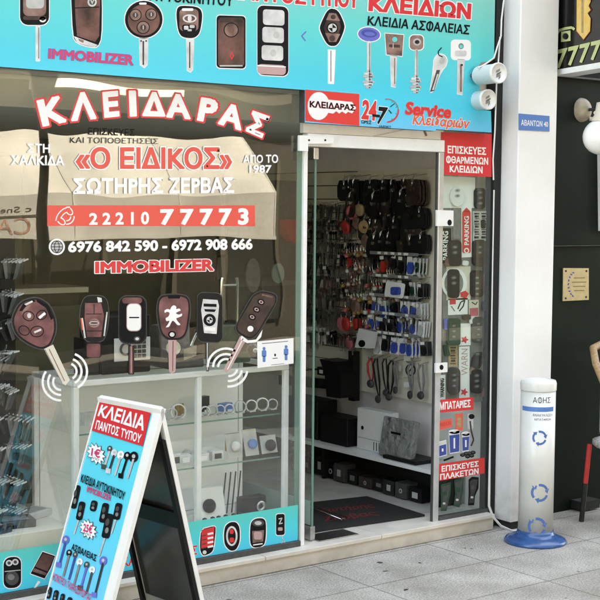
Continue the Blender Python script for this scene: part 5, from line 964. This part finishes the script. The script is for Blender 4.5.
# ================================================================== right side: light box, plaque, lamp, chair, bin
dirs = Vector((-math.sin(math.radians(14.9)), -math.cos(math.radians(14.9)), 0)); o_ = at(554, 74, -.03); LB = Plane(o_, dirs, (0, 0, 1))
LBn = LB.n
def lbuv(px, py): return LB.uv(px, py)
u0, vb = lbuv(552.5, 76); T = empty('light_box_sign', 'projecting black sign with a yellow key and phone number on white frame', 'sign', tuple(LB.at(u0, vb)))
h_, wd_ = 1.0, .62
b = MB(); b.prism([LB.at(u0+.012, vb+.012, -.004), LB.at(u0+wd_-.012, vb+.012, -.004), LB.at(u0+wd_-.012, vb+h_-.012, -.004), LB.at(u0+.012, vb+h_-.012, -.004)], -LBn*.11, 'blackgloss'); part(b, 'panel', T)
b = MB()
for (a0, a1, c0, c1_) in ((u0, u0+.026, vb, vb+h_), (u0+wd_-.026, u0+wd_, vb, vb+h_), (u0+.027, u0+wd_-.027, vb, vb+.03), (u0+.027, u0+wd_-.027, vb+h_-.03, vb+h_)): b.prism([LB.at(a0, c0, .006), LB.at(a1, c0, .006), LB.at(a1, c1_, .006), LB.at(a0, c1_, .006)], -LBn*.13, 'alu')
part(b, 'frame', T, .003)
def DL(pts, m, h): LB.draw(CUR, pts, m, h)
new(); k_ = [(577, -25), (590.5, -25), (590.5, 2), (588.5, 6), (590.5, 10), (587.5, 13), (590.5, 18), (590, 31), (583.5, 39.5), (576.5, 31)]; DL(grow(k_, 1.2), 'matred', -1); DL(k_, 'gold', 0); DL(rr(582.5, 8, 2, 50, .8), 'tan', 1); part(CUR, 'key_symbol', T)
new(); stroke(LB, CUR, [(556.5, 34), (559, 30.5), (565, 28.5), (572, 27.5), (574.5, 29.5)], 2.6, 'goldink', 0); DL([(561, 31.8), (570.5, 30.4), (570.5, 40.8), (561, 42)], 'goldink', 0); DL(ell(565.7, 36.3, 3, 3.2), 'blackgloss', 1); part(CUR, 'phone_symbol', T)
for q in range(4):
    new(); x_ = 557+11.3*q; y_ = 50-2.7*q; text(LB, CUR, '7', [(x_, y_), (x_+10.5, y_-2.4), (x_+8.5, y_+16.5), (x_-1, y_+19)], 'goldink', 0, .035); part(CUR, 'digit', T)
new(); text(LB, CUR, '3', [(602.2, 39.3), (612, 37), (611, 56), (601.2, 58)], 'goldink', 0, .035); part(CUR, 'digit', T)
b = MB(); b.cyl(LB.at(u0-.005, vb+.3, -.06), LB.at(u0-.14, vb+.3, -.06), .015, 'alu', 10); b.cyl(LB.at(u0-.005, vb+.8, -.06), LB.at(u0-.14, vb+.8, -.06), .015, 'alu', 10); part(b, 'bracket', T)
NW = Plane((0, .03, 0), (1, 0, 0), (0, 0, 1))
b = MB(); NW.solid(b, [(562.5, 268), (588, 268.2), (588, 299.8), (562, 301)], 'brass', 1, 5); r_ = one(b, 'brass_plaque', 'small brass plaque with four screws on the dark wall', 'plaque', loc=tuple(NW.px(575, 285)), bevel=.001)
b = MB()
for q in ((565, 271), (585.5, 271), (564.8, 298.3), (585.2, 297)): NW.draw(b, ell(*q, 1, 1.1), 'ink2', 5.6)
part(b, 'screw', r_); b = MB()
for k in range(9): a = math.radians(110+k*17); NW.draw(b, ell(576+7.5*math.cos(a)-1, 284.5-12.5*math.sin(a), 1.2, .7, k*30), 'blueink', 5.6)
part(b, 'laurel_mark', r_); b = MB()
for k, (a, c) in enumerate(((573, 584), (571, 585.5), (572, 584.5), (573, 583.5))): stroke(NW, b, [(a, 278+k*4.2), (c, 277.8+k*4.2)], 1.1, 'brassink', 5.6)
part(b, 'engraved_line', r_)
c = NW.px(581, 110); T = empty('wall_lamp', 'beige wall lamp with a white globe on the dark wall', 'wall lamp', tuple(c))
b = MB(); b.lathe([(0, -.03), (.03, -.03), (.045, -.022), (.06, -.018), (.068, -.004), (.068, .012)], c, 'lampbeige', 32, (0.35, 1, 0)); part(b, 'back_plate', T)
gc = at(600.5, 137, -.28); b = MB(); b.tube([c+Vector((.03, -.04, -.05)), c+Vector((.08, -.12, -.06)), Vector((gc.x-.02, gc.y+.02, gc.z+.13))], .012, 'cream', 10); b.tube([c+Vector((.02, -.04, .0)), c+Vector((.12, -.16, .02)), Vector((gc.x+.02, gc.y, gc.z+.17))], .009, 'iron', 8); b.lathe([(.0, .19), (.025, .185), (.035, .12), (.05, .095), (.05, .085)], gc, 'cream', 24); part(b, 'arm', T)
b = MB(); b.lathe([(.096*math.sin(math.pi*k/18), -.096*math.cos(math.pi*k/18)) for k in range(19)], gc, 'globe', 36); part(b, 'globe', T)
c = NW.px(606, 190); b = MB(); NW.solid(b, [(597, 150), (616, 150), (616, 231), (598, 231)], 'plastic', 1, 20); r_ = one(b, 'menu_board', 'narrow white framed black board at the right edge of the photo', 'menu board', bevel=.003, loc=tuple(c))
b = MB(); NW.solid(b, [(598.8, 153), (614, 153), (614, 164), (598.8, 164)], 'black', 20.5, 21); NW.solid(b, [(599.2, 177), (614, 177), (614, 192), (599.2, 192)], 'black', 20.5, 21); part(b, 'black_field', r_)
# chair: rattan bistro armchair, back towards the wall
CX, CY = 1.86, -.36; T = empty('bistro_chair', 'rattan bistro chair with curved tan back at the right edge', 'chair', (CX, CY, 0))
def arcp(r_, z, a0, a1, n=14, sy=1): return [(CX+r_*math.cos(math.radians(a0+(a1-a0)*k/n)), CY+sy*r_*math.sin(math.radians(a0+(a1-a0)*k/n)), z) for k in range(n+1)]
bx = at(600.5, 375, CY).x
b = MB(); bk = [(bx+.03, CY-.2, .44), (bx+.012, CY-.13, .6), (bx, CY-.05, .76), (bx+.03, CY+.06, .9), (bx+.11, CY+.15, .97), (bx+.25, CY+.19, .99), (bx+.39, CY+.15, .97), (bx+.46, CY+.06, .9), (bx+.49, CY-.05, .76), (bx+.48, CY-.13, .6), (bx+.46, CY-.2, .44)]; b.tube(bk, .021, 'rattan', 10); part(b, 'back_frame', T)
b = MB(); zz = [(bx+.075+.35*k/10, CY+.06+.1*math.sin(math.pi*k/10), 0) for k in range(11)]
for k in range(10): b.add([(zz[k][0], zz[k][1], .5), (zz[k+1][0], zz[k+1][1], .5), (zz[k+1][0], zz[k+1][1], .9), (zz[k][0], zz[k][1], .9)], [(0, 1, 2, 3)], 'weave')
part(b, 'back_weave', T)
b = MB(); b.lathe([(0, -.02), (.21, -.02), (.225, -.008), (.225, .012), (.2, .02), (0, .016)], (bx+.245, CY-.04, .45), 'weave', 28); part(b, 'seat', T)
f0 = at(581.5, 516, -.2); t0 = at(590, 428, -.24)
lw = .4
for (p0, p1) in ((t0, f0), (t0+Vector((lw-.06, 0, 0)), f0+Vector((lw, 0, 0))), (t0+Vector((.02, -.28, 0)), f0+Vector((.01, -.36, 0))), (t0+Vector((lw-.08, -.28, 0)), f0+Vector((lw, -.36, 0)))):
    p0 = Vector(p0); p1 = Vector((p1.x, p1.y, 0)); p0.z = .44; b = MB(); pm = p0.lerp(p1, .5); b.tube([p0, pm], .014, 'redprod', 8); b.tube([pm, p1], .0145, 'iron', 8); part(b, 'leg', T)
# battery recycling bin
bc = Vector((.885, -.36, 0)); T = empty('recycling_tube', 'white cylindrical recycling tube with blue arrows on a blue round base', 'recycling bin', tuple(bc))
import builtins
def binr():                                              # radius from its width in the photo at mid height
    d = (bc-CAM).dot(FX); return 17.3*d/F_PX
br = binr(); ztop = Plane(bc, (1, 0, 0), (0, 0, 1)).px(539, 379).z
b = MB(); b.lathe([(.0, .0), (br*1.78, .0), (br*1.8, .01), (br*1.7, .02), (br*1.36, .034), (br*1.14, .043), (br*1.06, .052), (br*1.04, .066), (0, .066)], bc, 'bluebase', 48); part(b, 'base', T)
b = MB(); b.lathe([(0, .06), (br, .06), (br, ztop-.055), (0, ztop-.055)], bc, 'binbody', 48); part(b, 'tube_body', T)
b = MB(); b.lathe([(br*1.03, ztop-.055), (br*1.04, ztop-.02), (br*.98, ztop-.004), (br*.4, ztop+.004), (0, ztop+.004)], bc, 'binbody', 48); b.lathe([(br*1.0, ztop-.055), (br*1.03, ztop-.055)], bc, 'grey', 48); part(b, 'cap', T)
view = math.atan2(CAM.y-bc.y, CAM.x-bc.x)
def bwrap(pts, m, e):                                    # pts in (arc metres right of the seam facing the street, height)
    vs = []; 
    for s_, z in pts: a = view+s_/br; vs.append((bc.x+(br+e)*math.cos(a), bc.y+(br+e)*math.sin(a), z))
    CUR.add(vs, [tuple(range(len(vs)))], m)
pxm = (bc-CAM).dot(FX)/F_PX
def zy(py): return Plane(bc, (1, 0, 0), (0, 0, 1)).px(540, py).z
def ring(cx, py, r_):
    z0 = zy(py); 
    for k in range(3):
        a0 = 100+120*k
        for q in range(7):
            a, a2 = [math.radians(a0-(78)*t/7) for t in (q, q+1)]; bwrap([(cx+r_*math.cos(a), z0+r_*math.sin(a)), (cx+r_*math.cos(a2), z0+r_*math.sin(a2)), (cx+r_*.72*math.cos(a2), z0+r_*.72*math.sin(a2)), (cx+r_*.72*math.cos(a), z0+r_*.72*math.sin(a))], 'arrow', .0008)
        a = math.radians(a0-78); a2 = math.radians(a0-108); bwrap([(cx+r_*1.2*math.cos(a), z0+r_*1.2*math.sin(a)), (cx+r_*.88*math.cos(a2), z0+r_*.88*math.sin(a2)), (cx+r_*.56*math.cos(a), z0+r_*.56*math.sin(a))], 'arrow', .0008)
for (sx_, py, r_) in ((.012, 434.5, 7.2), (.02, 488.5, 9), (.008, 522, 9.4)):
    new(); ring(sx_*1.0, py, r_*pxm); part(CUR, 'arrow_ring', T)
def btext(s, sx0, sx1, py0, py1, m, off=.03):
    vs, fs, _e = tmesh(s); x0 = min(v[0] for v in vs); x1 = max(v[0] for v in vs); y0 = min(v[1] for v in vs); y1 = max(v[1] for v in vs); P = []
    for x, y in vs:
        s_ = (sx0+(sx1-sx0)*(x-x0)/(x1-x0))*pxm; z = zy(py1)+(zy(py0)-zy(py1))*(y-y0)/(y1-y0); a = view+s_/br; P.append((bc.x+(br+.0009)*math.cos(a), bc.y+(br+.0009)*math.sin(a), z))
    CUR.add(P, fs, m)
new(); btext('ΑΦΗΣ', -5, 13, 394.5, 400.5, 'ink2', .02); part(CUR, 'lettering', T)
new(); N_ = 10
for k in range(N_): s0 = (-18+36*k/N_)*pxm; s1_ = (-18+36*(k+1)/N_)*pxm; bwrap([(s0, zy(404.5)), (s1_, zy(404.5)), (s1_, zy(409)), (s0, zy(409))], 'plate', .0006)
part(CUR, 'blue_band', T)
new(); btext('ΑΝΑΚΥΚΛΩΣΗ', -5, 16, 411, 413.5, 'ink2', .01); btext('ΜΠΑΤΑΡΙΩΝ', -3, 14, 415.5, 417.5, 'ink2', .01); part(CUR, 'lettering', T)
# ================================================================== A-BOARD on the pavement
N_t, F_t = Vector((-1.524, -.6, .939)), Vector((-1.571, -.17, .939)); P_t = (N_t+F_t)/2; A_t = P_t+Vector((-.3155, -.03, -.939)); B_t = P_t+Vector((.244, .03, -.939))
A_t.y = B_t.y = P_t.y
T = empty('pavement_board', 'folding white framed pavement board with turquoise key price list', 'a-frame sign', (-1.55, -.385, 0))
ud = (N_t-F_t).normalized(); hw = (N_t-F_t).length/2
def leg_panel(top, foot, out):                           # slab from the hinge down to the foot; returns its plane frame
    d = foot-top; v = -d; u = ud if out < 0 else -ud; v = (v-u*v.dot(u)).normalized(); return Plane(top-v*d.length, u, v), d.length
AP, al = leg_panel(P_t, A_t, -1); BP, bl = leg_panel(P_t, B_t, 1)
for pl, ln, nm in ((AP, al, 'front'), (BP, bl, 'rear')):
    b = MB(); f = .028
    def slab(a0, c0, a1, c1_, h0, h1, m): b.prism([pl.at(a0, c0, h0), pl.at(a1, c0, h0), pl.at(a1, c1_, h0), pl.at(a0, c1_, h0)], pl.n*(h1-h0), m)
    fl_, fr_, ft = (.010, .052, .022) if nm == 'front' else (f, f, f)
    slab(-hw, 0, -hw+fl_, ln, -.016, .003, 'boardwhite'); slab(hw-fr_, 0, hw, ln, -.016, .003, 'boardwhite'); slab(-hw+fl_+.001, ln-ft, hw-fr_-.001, ln, -.016, .003, 'boardwhite'); slab(-hw+fl_+.001, .04, hw-fr_-.001, .04+f, -.016, .003, 'boardwhite'); fr = part(b, nm+'_frame', T, .002)
    b = MB(); slab(-hw+fl_-.004, .06, hw-fr_+.004, ln-.015, -.010, -.002, 'innerpanel' if nm == 'rear' else 'innerpanel'); part(b, nm+'_panel', T)
    th = .006 if nm == 'front' else .016
    b = MB(); slab(-hw+.004, .005, -hw+.03, ln-.13, -.0165-th, -.0165, 'black'); slab(hw-.03, .005, hw-.008, ln-.13, -.0165-th, -.0165, 'black'); slab(-hw+.031, ln*.47, hw-.031, ln*.47+.07, -.0165-th*.9, -.0165, 'black'); part(b, 'stiffener', T, .003)
b = MB(); b.cyl(N_t-ud*.01-Vector((0, 0, .006)), F_t+ud*.01-Vector((0, 0, .006)), .011, 'boardwhite', 12); part(b, 'hinge', T)
def DA(pts, m, h): AP.draw(CUR, pts, m, h)
b = MB(); f = .026; b.prism([AP.at(-hw+.0105, .067, -.0019), AP.at(hw-.0525, .067, -.0019), AP.at(hw-.0525, al-.0225, -.0019), AP.at(-hw+.0105, al-.0225, -.0019)], AP.n*.0006, 'boardprint'); part(b, 'poster', T)
def L_(a, c, s, t):                                      # point in poster coordinates (0..1 across, photo rows down the left edge)
    return None
def wa(s, q, m, off=.03, out=None): return word(s, q, m, off, out, 'lettering', 3, None, AP)
new(); DA([(99.5, 398.5), (151, 413), (143, 446.5), (90, 430)], 'magenta', 1.5); DA([(100, 399), (151, 413), (143, 446), (91, 430)], 'redprint', 2); part(CUR, 'header_field', T)
wa('ΚΛΕΙΔΙΑ', [(102.5, 404), (147, 416), (144, 431), (98, 416)], 'whiteprint', .03)
wa('ΠΑΝΤΟΣ ΤΥΠΟΥ', [(97.5, 420), (142.5, 434.5), (141, 443.5), (95.5, 429)], 'whiteprint', .03)
def burst(cx, cy, r_, s):
    new(); pts = [(cx+(r_ if k % 2 == 0 else r_*.68)*math.cos(math.pi*k/12)*.9, cy+(r_ if k % 2 == 0 else r_*.68)*(math.sin(math.pi*k/12)+.3*math.cos(math.pi*k/12))) for k in range(24)]; DA(grow(pts, .8), 'ink2', 1.5); DA(pts, 'whiteprint', 2)
    text(AP, CUR, s, [(cx-4, cy-6.4), (cx+5, cy-4), (cx+4, cy+4.5), (cx-5, cy+1.8)], 'magenta', 3, .03); text(AP, CUR, 'ΑΠΟ', [(cx-4.5, cy+2.5), (cx+3, cy+5), (cx+2.6, cy+7), (cx-5, cy+4.5)], 'ink2', 3, .0); part(CUR, 'price_burst', T)
burst(96.5, 454, 10.5, '1€'); burst(88.5, 529.5, 9.8, '25€')
def akey(x, y, ln, m, head=3.2, kind=0, lean=-.28, bm='greylight'):
    new(); DA(ell(x, y, head, head*1.25, 15), m, 2); DA(ell(x+.3, y-.6, head*.4, head*.45), 'greylight', 3); x2 = x+lean*ln; DA([(x-1, y+2), (x+1, y+2.4), (x2+1, y+ln), (x2-.8, y+ln-.6)], bm, 2.5)
    if kind: DA([(x2-2.4, y+ln-5), (x2+2.6, y+ln-4), (x2+2, y+ln+1), (x2-2.6, y+ln)], m, 3)
    part(CUR, 'key_picture', T)
akey(110, 449, 20, 'greydark', 2.6, 1); akey(114.5, 453, 20, 'silver', 3, 1, bm='ink2'); akey(121, 455, 21, 'whiteprint', 3.4, 0); akey(127.5, 456, 22, 'ink', 3.4, 1, bm='ink'); akey(134, 457, 22, 'ink', 4.4, 0)
wa('ΚΛΕΙΔΙΑ ΑΥΤΟΚΙΝΗΤΟΥ', [(82.5, 473.5), (126, 492), (124.5, 500.5), (81, 482)], 'ink', .03)
wa('IMMOBILIZER', [(88, 486), (112, 495.5), (111, 501.5), (87, 492)], 'magenta', .03)
def afob(x, y, w_, h_, ln, rot=12):
    new(); DA(rr(x, y, w_, h_, 2.5, rot), 'ink', 2); DA(ell(x, y-h_*.15, w_*.25, h_*.15, rot), 'greydark', 3); DA(ell(x-.5, y+h_*.18, w_*.22, h_*.12, rot), 'grey', 3)
    if ln: x2 = x-.28*(h_/2+ln); DA([(x-h_*.11-.9, y+h_*.45), (x-h_*.11+.9, y+h_*.47), (x2+.7, y+h_/2+ln), (x2-.7, y+h_/2+ln-.4)], 'greylight', 1.8)
    part(CUR, 'key_picture', T)
afob(76, 497, 6, 24, 0); afob(81, 511, 6.5, 19, 14); afob(94, 506, 6.5, 11, 0); afob(104.5, 513, 7, 20, 0); afob(118, 511.5, 7, 17, 14); afob(108, 526, 8, 25, 18)
wa('ΑΣΦΑΛΕΙΑΣ', [(73, 543), (97.5, 555), (96.3, 562), (71.8, 550)], 'ink', .03)
akey(66, 540, 27, 'bluehead', 3.6, 1, -.25, 'blueink'); akey(69.5, 553, 24, 'ink', 2.8, 0, -.25, 'grey'); akey(75.5, 555, 25, 'greydark', 2.4, 0, -.25, 'blueink'); akey(80, 562, 24, 'whiteprint', 3, 0, -.25, 'grey'); akey(87, 565, 25, 'greydark', 2.8, 1, -.25, 'bluehead'); akey(92.5, 570, 24, 'whiteprint', 3, 0, -.25, 'greydark'); akey(103.5, 561, 36, 'bluehead', 3.8, 1, -.24, 'ink2')
wa('ΚΟΝΤΡΟΛ ΓΚΑΡΑΖΟΠΟΡΤΑΣ', [(54.5, 572.5), (92.5, 594.5), (91, 602), (53, 580)], 'magenta', .02)
afob(49.5, 593, 4.6, 12, 0); afob(56, 596, 5, 12, 0); afob(62.5, 599, 4.4, 11, 0); afob(69.5, 603, 5, 12, 0); afob(77, 607, 5, 12, 0)
# small dark marks dropped on the pavement
random.seed(3)
b = MB()
for k in range(34):
    x = random.uniform(-1.2, 1.9); y = random.uniform(-1.45, -.1); r_ = random.choice((.006, .008, .011, .016)); a0 = random.random()*3; el_ = random.uniform(.35, 1)
    b.poly([(x+r_*(math.cos(a)*math.cos(a0)-el_*math.sin(a)*math.sin(a0))*random.uniform(.75, 1.2), y+r_*(math.cos(a)*math.sin(a0)+el_*math.sin(a)*math.cos(a0))*random.uniform(.75, 1.2), .0014) for a in [q*math.pi/4 for q in range(8)]], random.choice(('greydark', 'greydark', 'grey', 'browndark')))
tag(b.build('pavement_litter'), 'scattered dark specks of dirt and gum on the grey pavement', 'litter', kind='stuff')
# ================================================================== across the street (seen only as reflections in the shop glass)
def refl(px, py, L): p = G.px(px, py); return CAM + Vector(((p.x-CAM.x)*(1+L/5.05), -L+5.05, (p.z-CAM.z)*(1+L/5.05)))
Lf, Lw = 7.0, 7.75
e0 = refl(276.5, 233, Lf); e1 = refl(276, 197, Lf); e2 = refl(237, 141, Lw); XE = e0.x
T = empty('cafe_awning', 'white canvas awning across the street mirrored in the shop window', 'awning', (XE-2, -Lf, e1.z))
prof = [(-Lf, e0.z), (-Lf, e1.z), (-Lw, e2.z), (-Lw-.03, e2.z-.03), (-Lf-.03, e1.z-.02), (-Lf-.02, e0.z)]
b = MB(); b.prism([(XE-9, y, z) for y, z in prof], (9, 0, 0), 'awning'); part(b, 'canvas', T)
for k in range(7):
    b = MB(); x_ = XE-.02-1.25*k; b.tube([(x_, -Lf+.004, e0.z), (x_, -Lf+.004, e1.z), (x_, -Lw+.004, e2.z)], .008, 'awning', 5); part(b, 'seam', T)
b = MB(); b.box((XE-9, -Lf+.002, e0.z-.03), (XE, -Lf+.02, e0.z+.0), 'awning'); part(b, 'hem', T)
b = MB()
for k in range(10): b.tube([(XE-9+k*.98, -Lf-.03, e1.z-.03), (XE-9+k*.98, -Lw-.25, e2.z-.1)], .015, 'alu', 8)
part(b, 'arm', T)
OV = Plane((0, -Lf+.004, 0), (-1, 0, 0), (0, 0, 1))      # faces the shop
def otext(s, px0, px1, py0, py1, m, off=.02):
    a = refl(px1, py0, Lf); c = refl(px0, py1, Lf); vs, fs, _e = tmesh(s); x0 = min(v[0] for v in vs); x1 = max(v[0] for v in vs); y0 = min(v[1] for v in vs); y1 = max(v[1] for v in vs); b = MB()
    b.add([(a.x+(c.x-a.x)*(x-x0)/(x1-x0), -Lf+.004, c.z+(a.z-c.z)*(y-y0)/(y1-y0)) for x, y in vs], fs, m); part(b, 'lettering', T)
otext('CA', 0, 36, 218, 234, 'brownmid', .02); otext('c Snea', -4, 36, 206, 212, 'browndark', .0)
b = MB(); a, c = refl(-30, 216.5, Lf), refl(130, 217.3, Lf); b.box((a.x, -Lf+.002, a.z-.012), (c.x, -Lf+.005, a.z+.012), 'oppmid'); a, c = refl(-30, 198, Lf), refl(38, 202, Lf); part(b, 'trim_line', T)
T = empty('opposite_building', 'dark stone building across the street mirrored in the shop window', 'building', (4, -9, 0))
b = MB(); b.box((-14, -9.4, 0), (24, -9, 9), 'oppdark'); part(b, 'wall', T)
b = MB()
for z in (3.1, 3.35, 4.6, 6.0): b.box((-14, -8.98, z), (24, -8.6, z+.12), 'oppmid')
part(b, 'ledge', T)
b = MB(); w0, w1 = refl(40, 87.5, 8.3), refl(184, 99, 8.3); b.box((w0.x, -8.59, w0.z-.05), (w1.x, -8.3, w0.z+.05), 'white'); part(b, 'white_ledge', T)
b = MB()
for k in range(90): b.tube([(-2+.16*k, -8.62, 3.47), (-2+.16*k, -8.62, 4.25)], .012, 'iron', 5, False)
b.tube([(-2, -8.62, 4.25), (12.4, -8.62, 4.25)], .02, 'iron', 6); part(b, 'balcony_rail', T)
for k in range(9):
    x = -6+2.6*k; b = MB(); b.box((x, -8.99, .3), (x+1.5, -8.95, 2.35), 'oppglass'); f_ = part(b, 'window', T); b = MB()
    for q in (x-.06, x+.72, x+1.5): b.box((q, -8.945, .3), (q+.06, -8.9, 2.35), 'oppmid')
    part(b, 'frame', f_)
lp = refl(45.5, 300, 4.2); T = empty('street_lamp', 'black iron street lamp mirrored in the left part of the shop window', 'street lamp', (lp.x, -4.2, 0))
b = MB(); b.lathe([(0, 0), (.13, 0), (.13, .06), (.075, .12), (.062, .5), (.075, .52), (.075, .56), (.05, .62), (.045, 1.3), (.06, 1.33), (.06, 1.37), (.04, 1.42), (.036, 2.35), (.05, 2.38), (.03, 2.42)], (lp.x, -4.2, 0), 'iron', 20); part(b, 'pole', T)
b = MB(); b.lathe([(.06, 2.42), (.13, 2.72), (.15, 2.73), (.05, 2.84), (.02, 2.9), (0, 2.92)], (lp.x, -4.2, 0), 'iron', 6); part(b, 'lantern', T)
